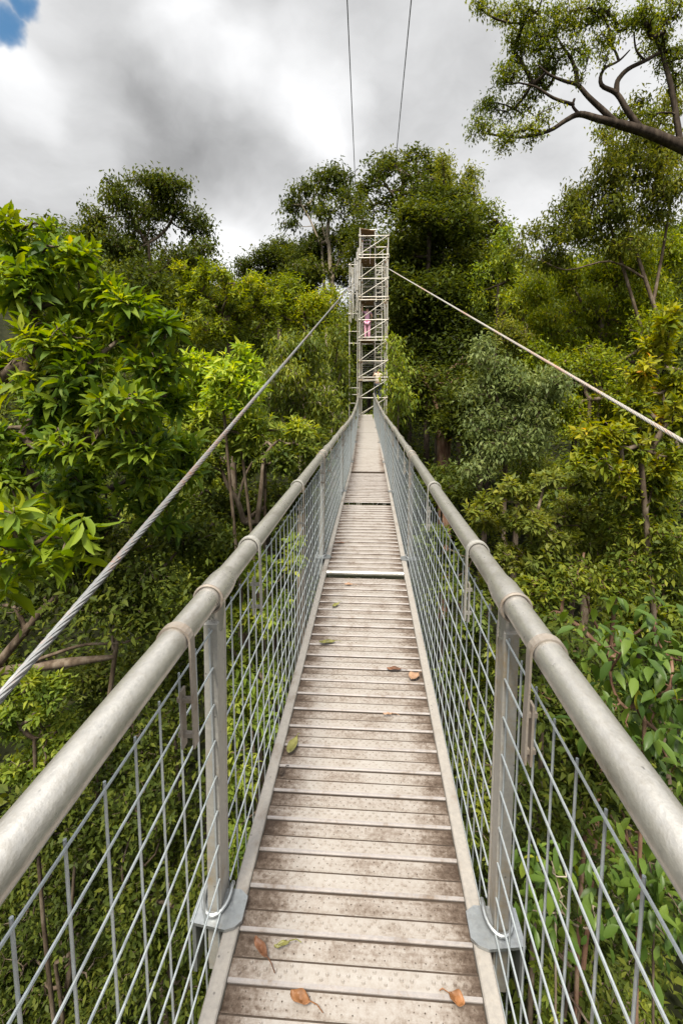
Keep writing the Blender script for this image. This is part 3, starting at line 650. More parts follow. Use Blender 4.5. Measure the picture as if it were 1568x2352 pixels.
tree('shaded_shrub', 'shaded shrub with thin reddish twigs under the near right handrail', 6.5,
     [(1290, 1510, 60, 54), (1360, 1600, 70, 54), (1300, 1620, 70, 60), (1400, 1700, 70, 60), (1320, 1740, 80, 64), (1250, 1600, 50, 70), (1430, 1820, 70, 60), (1520, 1870, 60, 70), (1340, 1850, 70, 60)],
     'l_dark', .15, cov=2.8, trunk=.05, seed=39, bark='bark_red', width=.42, limbs=[([(1480, 2010), (1440, 1930), (1390, 1860), (1350, 1830)], .03, .012), ([(1440, 1930), (1430, 1870), (1395, 1830)], .018, .01)])
tree('glossy_sprig', 'glossy-leafed sprig with a looping pale twig behind the lower right panel', 4.2,
     [(1240, 2010, 50, 34), (1290, 2060, 44, 34), (1220, 2090, 40, 40), (1360, 2080, 36, 30), (1270, 1990, 40, 30)], 'l_gloss', .165, style='droop', per=8, cov=2.0, trunk=.02, seed=40, width=.40, templ=FINE, bark='bark_pale', base=(1330, 2700, 4.6),
     limbs=[([(1290, 2095), (1330, 2130), (1390, 2125), (1420, 2085)], .012, .006)])
tree('glossy_sprig', 'glossy-leafed sprig at the right edge beyond the lower right panel', 4.0,
     [(1480, 2020, 54, 44), (1540, 2060, 44, 50), (1500, 2120, 54, 44), (1450, 2090, 36, 36), (1550, 2170, 34, 40), (1490, 1980, 44, 30)], 'l_gloss', .165, style='droop', per=8, cov=2.2, trunk=.02, seed=41, width=.40, templ=FINE, base=(1560, 2700, 4.2))
tree('fern_bush', 'deep-shade bush low behind the bottom right wire panel', 9,
     [(1230, 1850, 80, 80), (1300, 1960, 90, 80), (1420, 1980, 90, 80), (1240, 2120, 80, 90), (1370, 2160, 90, 90), (1490, 2260, 90, 90), (1260, 2290, 90, 80), (1400, 2310, 80, 60), (1180, 2000, 60, 100)], 'l_dark', .16, cov=1.5, relief=2.0, trunk=.05, seed=42)
tree('low_bush', 'low small-leafed bush at the foot of the bottom right panel', 6,
     [(1250, 2240, 40, 44), (1260, 2310, 44, 40), (1480, 2340, 60, 30)], 'l_mid', .11, style='rosette', per=9, cov=2.0, trunk=.03, seed=43, width=.4)
tree('shade_bush', 'dim bush seen through the right panel between its first two posts', 9,
     [(1000, 1240, 50, 60), (1040, 1330, 60, 60), (1080, 1430, 60, 60), (1060, 1540, 60, 80), (1110, 1640, 60, 80), (1100, 1780, 60, 80), (1140, 1500, 50, 70), (1090, 1250, 54, 50), (1130, 1350, 50, 50), (1110, 1920, 60, 90)],
     'l_mid', .15, style='rosette', per=9, cov=2.6, trunk=.05, seed=44, width=.42)
# --- fillers deeper in, showing only between the nearer plants
for i, (px, py, dep, rx, ry, lab) in enumerate([
        (470, 1000, 24, 150, 130, 'shadowy tree deep in the forest behind the lime-green shrubs'),
        (700, 950, 27, 110, 120, 'shadowy tree just left of the tower foot, behind the small green one'),
        (860, 1010, 30, 100, 110, 'shadowy tree seen past the far end of the deck under the tower'),
        (1150, 900, 25, 130, 140, 'shadowy tree behind the pale grey-green tree'),
        (1330, 900, 26, 130, 150, 'shadowy tree hidden behind the dull green foliage on the right'),
        (1500, 900, 24, 120, 160, 'shadowy tree at the right edge behind the amber-flecked foliage'),
        (1290, 1180, 14, 170, 130, 'shadowy tree behind the large dense glossy shrub'),
        (280, 1000, 16, 200, 150, 'shadowy tree behind the big-leafed rosettes'),
        (850, 700, 35, 70, 190, 'shadowy tree directly behind the scaffold tower, seen through its frames'),
        (1500, 1420, 12, 120, 110, 'shadowy shrub behind the twisted pinkish-brown branches at the right edge'),
        (1490, 1120, 10, 100, 90, 'mid-depth shrub filling the right edge under the amber-flecked foliage'),
        (960, 640, 38, 150, 150, 'shadowy tree far behind the massive dark tree'),
        (700, 640, 40, 90, 90, 'shadowy tree far behind the forked pale trunks'),
        (400, 1180, 15, 120, 120, 'shadowy tree low behind the left cable, right of the big-leafed trees'),
        (280, 720, 24, 170, 120, 'shadowy tree below the domed one, behind the rosettes'),
        (430, 1330, 14, 170, 130, 'shadowy tree below the gnarled trunks left of the handrail'),
        (1010, 1120, 17, 70, 70, 'shadowy shrub close behind the right handrail where the trunk stands')]):
    q = []
    rr = random.Random(i)
    for k in range(7):
        q.append((px + rr.uniform(-.6, .6) * rx, py + rr.uniform(-.6, .6) * ry, rx * .55, ry * .5, rr.uniform(-1, 1)))
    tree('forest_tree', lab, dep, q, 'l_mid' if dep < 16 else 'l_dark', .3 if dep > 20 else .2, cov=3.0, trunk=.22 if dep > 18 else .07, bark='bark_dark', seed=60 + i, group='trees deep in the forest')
# ------------------------------------------------------------------ footbridge
def dz(y):
    y = np.asarray(y, float); return .74 * (np.clip(y - 10, 0, None) / 12.1) ** 1.6


def dx(y):
    y = np.asarray(y, float); return -.165 * (np.clip(y - 10, 0, None) / 12.1) ** 1.5


def bend(v):
    v = np.array(v, float).reshape(-1, 3)
    v[:, 0] += dx(v[:, 1]); v[:, 2] += dz(v[:, 1]); return v


def taper(y):
    return 1 - .22 * np.clip((np.asarray(y, float) - 10) / 12, 0, 1)


BY0, BY1 = -3.0, 22.15
RAILZ = 1.153
POSTS = [-2.02, 1.374, 4.77, 8.165, 11.56, 14.955, 18.35, 21.75]
bridge = empty('footbridge', (0, 9.5, -.2), 'long narrow suspended metal footbridge with pipe handrails and wire panels leading to the tower', 'footbridge')


def rail_x(s, y):
    return (-.452 if s < 0 else .472) * taper(y)


def deck_section(y0, y1, ribbed):
    b = MB()
    w = .381
    if ribbed:
        k0 = math.ceil((y0 - 1.3155) / .134); k = k0
        while 1.3155 + k * .134 + .134 < y1 + .02:
            L0 = 1.3155 + k * .134
            prof = [(L0 - .001, -.003), (L0 - .004, .003), (L0 - .004, .007), (L0 - .001, .0105), (L0 + .006, .0110), (L0 + .0535, .0105), (L0 + .0545, .0085), (L0 + .0575, .0085), (L0 + .0585, .0105), (L0 + .062, .0100), (L0 + .066, .0010), (L0 + .126, 0.0), (L0 + .134, 0.0)]
            wob = .0012 * math.sin(k * 1.7)
            v = []
            nx = 5
            for (yy, zz) in prof:
                for i in range(nx):
                    xx = -w + 2 * w * i / (nx - 1)
                    v.append((xx, yy, zz + wob))
            v = bend(v)
            f, m = [], []
            for r in range(len(prof) - 1):
                for i in range(nx - 1):
                    q = (r * nx + i, r * nx + i + 1, (r + 1) * nx + i + 1, (r + 1) * nx + i)
                    b_mi = (2, 1, 1, 1, 0, 2, 2, 2, 3, 3, 3, 2)[r]  # first and last strips paint the shade under the lip; middle dark is seam
                    f.append(q); m.append(b_mi)
            n0 = b.n
            b.add(v, f); b.mi[-len(f):] = m
            if L0 < 4.3 and L0 > 0.3:
                rr = random.Random(k)
                sides = 6 if L0 < 2.6 else 4
                for row, (oy, sp, r_, ph) in enumerate([(.016, .064, .0058, 0), (.030, .032, .0066, .016), (.044, .064, .0058, .032)]):
                    x = -w + .03 + ph
                    while x < w - .02:
                        if rr.random() > .06:
                            cx, cy = x + rr.uniform(-.002, .002), L0 + oy
                            a = np.arange(sides) * 2 * PI / sides
                            z0 = .0107
                            ring = np.stack([cx + r_ * np.cos(a), cy + r_ * np.sin(a), np.full(sides, z0 - .001)], 1)
                            rin = np.stack([cx + r_ * .55 * np.cos(a), cy + r_ * .55 * np.sin(a), np.full(sides, z0 + .0050)], 1)
                            b.add(np.concatenate([ring, rin]), [(i, (i + 1) % sides, sides + (i + 1) % sides, sides + i) for i in range(sides)] + [tuple(sides + i for i in range(sides))], 0)
                        x += sp
                for oy, ph in [(.080, 0), (.098, .016), (.114, 0)]:
                    x = -w + .03 + ph
                    while x < w - .02:
                        if rr.random() > .2:
                            r_ = rr.uniform(.0018, .0028); cx, cy = x, L0 + oy
                            b.add([(cx - r_, cy, .0036), (cx, cy - r_, .0036), (cx + r_, cy, .0036), (cx, cy + r_, .0036)], [(0, 1, 2, 3)], 2)
                        x += .032
            k += 1
    else:
        ys = np.linspace(y0 + .012, y1 - .012, 9)
        pts = []
        for yy in ys:
            for xx in (-w, -w * .4, w * .4, w): pts.append((xx, yy, .018))
        for xx in (-w, -w * .4, w * .4, w): pts.append((xx, ys[0] - .004, -.02))
        f = [(j * 4 + i, j * 4 + i + 1, (j + 1) * 4 + i + 1, (j + 1) * 4 + i) for j in range(8) for i in range(3)]
        b.add(bend(pts), f + [(36 + i, 37 + i, i + 1, i) for i in range(3)])
        b.mi[-3:] = [2, 2, 2]
    return b.build('deck_section', [M['deck'], M['lip'], M['hole'], M['trough']], bridge)


for a, c in [(-3.0, 1.30), (1.31, 4.35), (4.36, 7.3), (7.3, 10.25)]:
    deck_section(a, c, True)
for a, c in [(10.27, 13.7), (13.7, 17.1), (17.1, 20.5), (20.5, 22.15)]:
    deck_section(a, c, False)

# side beams, made of butted lengths
cuts = [BY0] + POSTS[1:] + [BY1]
for s in (-1, 1):
    for a, c in zip(cuts[:-1], cuts[1:]):
        b = MB(); n = 8; ys = np.linspace(a + .003, c - .003, n)
        x0, x1 = (.3825, .432) if s > 0 else (-.432, -.3825)
        prof = [(x0, -.10), (x1, -.10), (x1, .018), (x1 - .004, .022), (x0 + .004, .022), (x0, .018)]
        v = bend([(x, y, z) for y in ys for x, z in prof]); k = len(prof)
        f = [(j * k + i, j * k + (i + 1) % k, (j + 1) * k + (i + 1) % k, (j + 1) * k + i) for j in range(n - 1) for i in range(k)]
        f += [tuple(range(k))[::-1], tuple((n - 1) * k + i for i in range(k))]
        b.add(v, [q[::-1] for q in f]); b.build('side_beam', M['beam'], bridge)

# raised cross tubes and joint lips in the deck
for y, r in [(4.352, .027), (-1.95, .027)]:
    tube_obj('cross_tube', bend([(x, y, .012) for x in np.linspace(-.38, .38, 5)]), r, M['rail'], bridge, 14)
for y in POSTS:
    b = MB(); b.box((-.50, y - .035, -.19), (.50, y + .035, -.105), frame=bend); b.build('cross_beam', M['steel'], bridge)

# handrails
for s in (-1, 1):
    ys = np.linspace(BY0, BY1, 60)
    h = tube_obj('handrail', bend(np.stack([[rail_x(s, y) for y in ys], ys, np.full(60, RAILZ) - .09 * (ys - 10).clip(0) / 12 + .004 * np.sin(ys * 1.85)], 1)), .0365, M['rail'], bridge, 24)
    for y in POSTS:
        rz = RAILZ - .09 * max(0, y - 10) / 12
        b = MB()
        yy = np.array([y - .060, y - .058, y - .030, y + .05, y + .085, y + .12])
        rr = np.array([.0375, .0445, .0452, .0452, .042, .0375])
        b.tube(bend([(rail_x(s, q), q, rz) for q in yy]), rr, 24)
        b.tube(bend([(rail_x(s, y), y + .01, rz - .028), (rail_x(s, y) * .75 + s * .475 * taper(y) * .25, y + .01, rz - .13)]), .029, 14)
        b.build('coupling_sleeve', M['rail'], h, smooth=True)
        b = MB()
        a = np.linspace(0, 2 * PI, 25)
        ring = [(rail_x(s, y) + .0435 * math.cos(t), y - .062, rz + .0435 * math.sin(t)) for t in a]
        b.tube(bend(ring), .0048, 6, cap=False); b.build('sleeve_ring', M['strap'], h, smooth=True)
        # hanger straps: a band bent over the pipe with one long leg on the inner side
        for off in (-.30, .42, 1.66):
            q = y + off
            if q < -2.6 or q > 21.7: continue
            rz2 = RAILZ - .09 * max(0, q - 10) / 12
            cx = rail_x(s, q); R = .0395
            path = [(cx + s * R * math.cos(t), rz2 + R * math.sin(t)) for t in np.linspace(-.9, PI, 16)]
            path += [(path[-1][0], rz2 - .08), (path[-1][0] - s * .002, rz2 - .18), (path[-1][0] - s * .002, rz2 - .285)]
            b = MB(); hw, th = .014, .0055
            v = []
            for i, (x, z) in enumerate(path):
                p0 = np.array(path[max(0, i - 1)]); p1 = np.array(path[min(len(path) - 1, i + 1)]); t = (p1 - p0) / np.linalg.norm(p1 - p0)
                nx_, nz_ = t[1], -t[0]
                w_ = hw
                for (o, e) in ((0, -w_), (0, w_), (th, w_), (th, -w_)):
                    v.append((x - nx_ * o * (-s), q + e, z - nz_ * o * (-s)))
            f = [(i * 4 + k, i * 4 + (k + 1) % 4, (i + 1) * 4 + (k + 1) % 4, (i + 1) * 4 + k) for i in range(len(path) - 1) for k in range(4)]
            nl = len(path) - 1
            f += [(3, 2, 1, 0), (nl * 4, nl * 4 + 1, nl * 4 + 2, nl * 4 + 3)]
            b.add(bend(v), f)
            xl = path[-1][0]
            pxn = (-.452 if s < 0 else .455) * taper(q)
            lo, hi = sorted((pxn - s * .010, pxn - s * .016))
            b.box((lo, q - .013, rz2 - .29), (hi, q + .013, rz2 - .13), frame=bend)
            b.box((min(xl, pxn), q - .006, rz2 - .165), (max(xl, pxn), q + .006, rz2 - .153), frame=bend)
            b.box((min(xl, pxn), q - .006, rz2 - .262), (max(xl, pxn), q + .006, rz2 - .250), frame=bend)
            b.build('hanger_strap', M['strap'] if off < 0 else M['steel'], h)

# posts with their foot plates and U-bolts
for s in (-1, 1):
    for y in POSTS:
        tp = taper(y)
        xb = (-.479 if s < 0 else .478) * tp; xt = rail_x(s, y) * .75 + s * .475 * tp * .25
        zt = RAILZ - .09 * max(0, y - 10) / 12 - .095
        def lean(v):
            v = np.array(v, float); f = np.clip((v[:, 2] + .1) / (zt + .1), 0, 1); v[:, 0] += xb + (xt - xb) * f; return bend(v)
        b = MB()
        b.box((-.0225, y - .036, -.17), (.0225, y - .020, zt), frame=lean)
        b.box((-.0190, y - .020, -.17), (.0215, y + .040, zt), frame=lean)
        b.box((-.0225, y + .040, -.17), (.0225, y + .052, zt), frame=lean)
        p = b.build('post', M['steel'], bridge, bevel=.002)
        if s < 0 and abs(y - 1.374) < .1: p['label'] = 'greenish grey post with a small yellow stain'
        b = MB()
        xi, xo = (s * .375, s * .545)
        pts = [(xi, y - .055), (xi, y + .020), (xi + s * .030, y + .040), (xo, y + .040), (xo, y - .070), (xi + s * .05, y - .085), (xi + s * .02, y - .075)]
        pts = [((x - s * .46) * tp + s * .46 * tp, yy) for x, yy in pts]
        k = len(pts)
        v = [(x, yy, .034) for x, yy in pts] + [(x, yy, .0235) for x, yy in pts]
        f = [tuple(range(k)), tuple(range(2 * k - 1, k - 1, -1))] + [(i, k + i, k + (i + 1) % k, (i + 1) % k) for i in range(k)]
        if s < 0: f = [q[::-1] for q in f]
        b.add(bend(v), [q[::-1] for q in f])
        b.box((s * .535 * tp - .006, y - .066, -.16), (s * .535 * tp + .006, y + .066, .0225), frame=bend)
        b.build('foot_plate', M['galv'], p)
        b = MB()
        a = np.linspace(PI * .92, 2 * PI + .25, 14) if s < 0 else np.linspace(PI - .25, 2 * PI + .08 * PI, 14)
        path = [(xb + .045 * math.cos(t), y + .015 + .066 * math.sin(t), .052 + .012 * math.sin(t)) for t in a]
        path = [(path[0][0], y + .05, .046)] + path + [(path[-1][0], y + .05, .046)]
        b.tube(bend(path), .0075, 8)
        b.build('u_bolt', M['galv'], p, smooth=True)

# welded wire panels
for s in (-1, 1):
    for a, c in zip(POSTS[:-1], POSTS[1:]):
        b = MB(); y0, y1 = a + .062, c - .040
        n = 3 if c < 9 else 6
        for k in range(10):
            z = 1.04 - .125 * k
            ys = np.linspace(y0, y1, n)
            b.tube(bend([((-.452 if s < 0 else .455) * taper(y), y, z) for y in ys]), .0032, 6)
        ny = int(round((y1 - y0) / .115))
        for i in range(ny + 1):
            y = y0 + .006 + (y1 - y0 - .012) * i / ny
            x = (-.452 if s < 0 else .455) * taper(y) + s * .0066
            b.tube(bend([(x, y, 1.048), (x, y, -.11)]), .0030, 6)
        b.build('wire_panel', M['rod'], bridge, smooth=True)
# ------------------------------------------------------------------ scaffold tower
TX0, TX1, TXM, TY0, TY1 = -.495, .834, .235, 22.32, 23.92
tz = float(ground_z(.17, 23.1)) - .1
tower = empty('scaffold_tower', (.17, 23.1, tz), 'tall pale tubular scaffold tower with ladders at the far end of the footbridge', 'scaffold tower')
LV = [.62, 2.45, 4.35, 6.24, 8.17]; MID = [1.6, 3.37, 5.31, 7.22, 9.16]
RT = .026


def column(x, y, z0, z1, collars=True):
    b = MB(); b.tube([(x, y, z0), (x, y, z1)], RT, 10)
    if collars:
        for z in LV + MID:
            if z0 < z < z1: b.tube([(x, y, z - .045), (x, y, z + .045)], RT + .011, 10, mi=1)
    return b.build('column', [M['scaf'], M['coupler']], tower, smooth=True)


for x, y, z1 in [(TX0, TY0, 9.55), (TX1, TY0, 9.22), (TX0, TY1, 10.05), (TX1, TY1, 9.2), (TXM, TY1, 10.05), (TX0 + .10, TY0 + .7, 9.2), (TX1 - .09, TY0 + .75, 8.3)]:
    column(x, y, tz, z1)
low = [-z for z in np.arange(1.2, 14, 1.9)]
low = [z for z in low if z > tz + .4]
for z in LV + MID + low:
    pair = [0, .14] if z in LV else [0]
    for dzz in pair:
        zz = z + dzz
        tube_obj('ledger', [(TX0 - .06, TY0 - .045, zz), (TX1 + .05, TY0 - .045, zz)], .022, M['scaf'], tower)
        if dzz == 0:
            tube_obj('ledger', [(TX0 - .06, TY1 + .045, zz), (TX1 + .05, TY1 + .045, zz)], .022, M['scaf'], tower)
            tube_obj('ledger', [(TX0 - .045, TY0 - .08, zz + .06), (TX0 - .045, TY1 + .08, zz + .06)], .022, M['scaf'], tower)
            tube_obj('ledger', [(TX1 + .045, TY0 - .08, zz + .06), (TX1 + .045, TY1 + .08, zz + .06)], .022, M['scaf'], tower)
tube_obj('ledger', [(TX0 - .06, TY1 - .045, 9.98), (TXM + .05, TY1 - .045, 9.98)], .022, M['scaf'], tower)
tube_obj('ledger', [(TX0, TY1 - .05, 9.97), (TX0, TY0, 9.5)], .022, M['scaf'], tower)
allz = sorted(LV + MID)
for a, c in zip(allz[:-1], allz[1:]):
    tube_obj('brace', [(TX0 + .06, TY0 - .09, a + .06 + (.14 if a in LV else 0)), (TX1 - .06, TY0 - .09, c - .04)], .019, M['scaf'], tower)
    tube_obj('brace', [(TX0 + .06, TY1 + .09, a + .06), (TX1 - .06, TY1 + .09, c - .04)], .019, M['scaf'], tower)
for a, c in zip(low[1:], low[:-1]):
    tube_obj('brace', [(TX0 + .06, TY0 - .09, a + .06), (TX1 - .06, TY0 - .09, c - .04)], .019, M['scaf'], tower)
for z in LV[1:]:
    b = MB()
    for i in range(3):
        x0 = TX0 + .05 + i * .22
        b.box((x0, TY0 + .04, z + .028), (x0 + .21, TY1 - .04, z + .068))
    b.build('platform', M['board'], tower)
b = MB()
for i in range(8): b.box((TX0 + .05 + i * .155, TY0 - .02, .65), (TX0 + .20 + i * .155, TY1 - .04, .70))
b.build('platform', M['beam'], tower)
for z0, z1 in zip(LV, LV[1:]):
    b = MB(); xl, xr = .26, .58
    pA = lambda x, f: (x + .04 * (1 - f), 23.55 - .5 * (1 - f) + .0, z0 + .05 + (z1 - z0 + .05) * f)
    for x in (xl, xr): b.tube([pA(x, 0), pA(x, 1)], .021, 8)
    for i in range(1, 9):
        f = i / 8.6; p = pA(xl, f); q = pA(xr, f)
        b.box((p[0], p[1] - .03, p[2] - .018), (q[0], p[1] + .03, p[2] + .018))
    b.build('ladder', M['scaf'], tower)
# upright ladder leading to the roof board, ghostly pale
b = MB()
for x in (TX0 + .12, TX0 + .48): b.tube([(x, 23.6, 8.25), (x, 23.6, 9.85)], .022, 8)
for i in range(9): b.box((TX0 + .12, 23.58, 8.4 + i * .16), (TX0 + .48, 23.62, 8.43 + i * .16))
b.build('ladder', plain_mat('lilac_grey_paint', (.50, .42, .46), .5), tower)
b = MB(); fr = lambda v: np.stack([v[:, 0], v[:, 1], v[:, 2] + (v[:, 0] - TX0) * -.18], 1)
b.box((TX0 + .03, TY0 + .6, 9.72), (TXM - .04, TY1 - .08, 9.75), frame=fr); b.build('roof_board', M['board'], tower)


def guard(x0, x1, y, z0, z1, st=.10):
    b = MB()
    for x in np.arange(x0, x1 + .01, st): b.tube([(x, y, z0), (x, y, z1)], .0048, 4)
    for z in np.arange(z0, z1 + .01, st): b.tube([(x0, y - .006, z), (x1, y - .006, z)], .0048, 4)
    b.build('guard_mesh', M['steel'], tower)


guard(TX0 + .05, TX1 - .05, TY1 - .06, 6.35, 8.1)
guard(TX0 + .05, TX1 - .05, TY1 - .06, 4.5, 5.9)
guard(TX0 + .05, TX1 - .05, TY1 - .06, 2.6, 4.0)
tube_obj('brace', [(TX1 - .10, 22.9, 7.0), (TX1 - .25, 22.8, 8.6)], .022, M['scaf'], tower)
tube_obj('brace', [(TX1 - .15, 22.9, 8.25), (TXM + .05, 22.9, 7.35)], .019, M['scaf'], tower)
tube_obj('brace', [(TX1 - .06, 22.7, 4.5), (TX1 - .18, 22.6, 6.2)], .022, M['scaf'], tower)
# side bay on the left
SBX = [(-1.06, 24.1), (-.86, 23.6), (-.72, 24.3), (-.62, 23.4)]
tops = [8.45, 8.1, 8.6, 8.95]; bots = [tz, 5.6, 5.9, tz]
for (x, y), t_, b_ in zip(SBX, tops, bots): column(x, y, b_, t_, collars=False)
for z in (8.35, 6.9, 5.9):
    tube_obj('ledger', [(-1.12, 24.05, z), (TX0, 24.05, z)], .02, M['scaf'], tower)
    tube_obj('ledger', [(-1.09, 24.2, z + .05), (-.60, 23.3, z + .05)], .02, M['scaf'], tower)
for (xa, za, xb, zb) in [(-1.0, 8.3, -.72, 5.5), (-.93, 8.2, -.96, 5.4), (-.80, 8.4, -.66, 6.0)]:
    tube_obj('brace', [(xa, 23.9, za), (xb, 23.7, zb)], .018, M['scaf'], tower)
b = MB()
for (xa, xw, z0_, z1_) in [(-.80, .06, 6.9, 8.5), (-.70, .08, 6.6, 8.8), (-.60, .07, 7.2, 9.0)]: b.box((xa, 23.45, z0_), (xa + xw, 23.47, z1_))
b.build('side_boards', M['rail'], tower)
for z in (2.1, 1.75, 1.3, .4, 5.0, 4.4):
    tube_obj('ledger', [(-1.1, 24.0, z), (TX0, 24.0, z)], .02, M['scaf'], tower)
# ------------------------------------------------------------------ ropes and wires
def rope(name, label, pts, r, m, strands=6, pitch=.36):
    pts = np.array(pts, float)
    P0, P1, sag = pts[0], pts[1], .0
    Ltot = np.linalg.norm(P1 - P0); n = int(Ltot / .045)
    f = np.linspace(0, 1, n)
    line = P0 + (P1 - P0) * f[:, None]
    t = nrm(P1 - P0); u = nrm(np.cross(t, ZUP)); w = np.cross(t, u)
    b = MB()
    for k in range(strands):
        a = 2 * PI * k / strands + f * Ltot * 2 * PI / pitch
        b.tube(line + (r * .62) * (np.cos(a)[:, None] * u + np.sin(a)[:, None] * w), r * .40, 6)
    o = b.build(name, m, smooth=True)
    return tag(o, label, 'cable')


A = at(812, 648, 22.6); B = at(0, 1602, 1.75)
rope('stay_cable', 'thick twisted stay cable with reddish stretches, crossing in front of the big-leafed trees', [A, A + (B - A) * 1.5], .0205, M['cable'])
A = at(888, 615, 22.5); B = at(1568, 1014, 4.4)
rope('stay_cable', 'pale stay cable running from the scaffold tower past the yellowish trees opposite the lime-green shrubs', [A, A + (B - A) * 1.8], .021, M['cable_light'])


def overhead(label, p0, p1):
    n = 40; f = np.linspace(0, 1, n); L = np.array(p0) + (np.array(p1) - np.array(p0)) * f[:, None]
    b = MB(); b.tube(L, .026, 6); return tag(b.build('overhead_wire', M['wire']), label, 'wire', 'wires high above the bridge')


def hp(px, py, h):
    """point h metres above the camera seen at (px, py)"""
    d = FWD + RIGHT * (px - PX) / F + UP * (PY - py) / F
    return CAM + d * (h / d[2])


for (xa, xb, yb, lab) in [(797, 814, 385, 'thin dark wire crossing the sky, the one nearer the domed tree'),
                          (944, 909, 362, 'thin dark wire crossing the sky, the one nearer the overhanging bough')]:
    a = hp(xa, 0, 18.0); c = hp(xb, yb, 18.0); dvec = c - a
    overhead(lab, a - dvec * .9, c + dvec * .55)

# ------------------------------------------------------------------ fallen leaves on the deck
def deck_leaf(px, py, length, width, ang, label, mat, curl=.25, z=.016):
    length *= .85; width *= .8
    d = FWD + RIGHT * (px - PX) / F + UP * (PY - py) / F
    p = CAM + d * ((z + .004 - CAM[2]) / d[2])
    p[2] += float(dz(p[1]))
    b = MB(); nu, nv_ = 9, 5; v = []
    for i in range(nu):
        u = i / (nu - 1); wd = width * math.sin(PI * min(1, u * .93 + .05)) ** .8 * (1 - .2 * u) * .5
        for j in range(nv_):
            t = (j / (nv_ - 1) - .5) * 2
            x = (u - .5) * length; y = t * wd
            zz = curl * wd * t * t * 1.6 + curl * length * .35 * (2 * u - 1) ** 2 + .004 * math.sin(u * 9 + t * 3)
            v.append((x, y, zz))
    f = [(i * nv_ + j, i * nv_ + j + 1, (i + 1) * nv_ + j + 1, (i + 1) * nv_ + j) for i in range(nu - 1) for j in range(nv_ - 1)]
    ca, sa = math.cos(ang), math.sin(ang)
    w = np.array(v); w = np.stack([p[0] + w[:, 0] * ca - w[:, 1] * sa, p[1] + w[:, 0] * sa + w[:, 1] * ca, p[2] + w[:, 2]], 1)
    b.add(w, f)
    e = np.array([p[0] + ca * length * .5, p[1] + sa * length * .5, p[2] + curl * length * .35])
    b.tube([e, e + np.array([ca * .02, sa * .02, -.002]), e + np.array([ca * .035 + .004, sa * .035 - .01, -.006])], .0016, 5)
    o = b.build('fallen_leaf', mat, smooth=True)
    sol = o.modifiers.new('thickness', 'SOLIDIFY'); sol.thickness = .0008
    return tag(o, label, 'leaf', 'fallen leaves on the deck')


LB = plain_mat('brown_dry_leaf', (.13, .055, .025), .6, 0, .5); LO = plain_mat('orange_dry_leaf', (.20, .085, .028), .55, 0, .45)
LG = plain_mat('olive_fallen_leaf', (.17, .16, .04), .5, 0, .4); LT = plain_mat('tan_dry_leaf', (.27, .16, .095), .6, 0, .35)
deck_leaf(600, 2182, .085, .038, -.75, 'dark brown curled leaf just behind the foot plate of the nearest left post', LB, .45)
deck_leaf(648, 2170, .06, .022, .35, 'small olive-green shrivelled leaf beside the dark brown curled leaf', LG, .3)
deck_leaf(690, 2294, .075, .048, -.25, 'orange-brown leaf with a curved stalk near the bottom middle of the deck', LO, .3)
deck_leaf(1048, 2300, .055, .05, 2.6, 'crumpled orange leaf near the right edge at the bottom of the deck', LO, .55)
deck_leaf(672, 1712, .135, .065, 1.35, 'large olive-yellow leaf leaning against the left side beam', LG, .2, .02)
deck_leaf(752, 1476, .14, .06, .2, 'olive-brown leaf lying across a rib a few metres out, left of the middle', LG, .3)
deck_leaf(905, 1536, .11, .05, .05, 'flat brown leaf on the deck beside the tan leaf', LB, .15)
deck_leaf(951, 1556, .10, .09, .9, 'tan curled leaf against the right side beam', LT, .4)
deck_leaf(771, 1391, .11, .05, 1.0, 'small olive leaf standing out beyond the others before the raised cross tube', LG, .4)
deck_leaf(800, 1343, .10, .06, .1, 'small pale brown leaf just before the raised cross tube', LT, .3)
deck_leaf(782, 1247, .14, .05, .1, 'dark brown leaf beyond the raised cross tube', LB, .25)
deck_leaf(648, 1775, .05, .03, 1.2, 'tiny blackish leaf scrap below the large olive-yellow leaf', M['hole'], .5, .01)
deck_leaf(890, 1640, .06, .02, .1, 'thin reddish leaf scrap in the middle distance of the deck', LT, .3)

# ------------------------------------------------------------------ people on the tower
def skin_obj(name, pts, edges, rad, m, parent, root=0, levels=1):
    me = bpy.data.meshes.new(name)
    P = np.array(pts, float)
    me.from_pydata(P.tolist(), edges, [])
    me.materials.append(m)
    o = bpy.data.objects.new(name, me); COL.objects.link(o); o.parent = parent
    sk = o.modifiers.new('skin', 'SKIN'); sk.use_smooth_shade = True
    if not me.skin_vertices: me.skin_vertices.new()
    for i, r in enumerate(rad):
        me.skin_vertices[0].data[i].radius = (r, r) if np.isscalar(r) else r
        me.skin_vertices[0].data[i].use_root = (i == root)
    ss = o.modifiers.new('sub', 'SUBSURF'); ss.levels = levels; ss.render_levels = levels
    return o


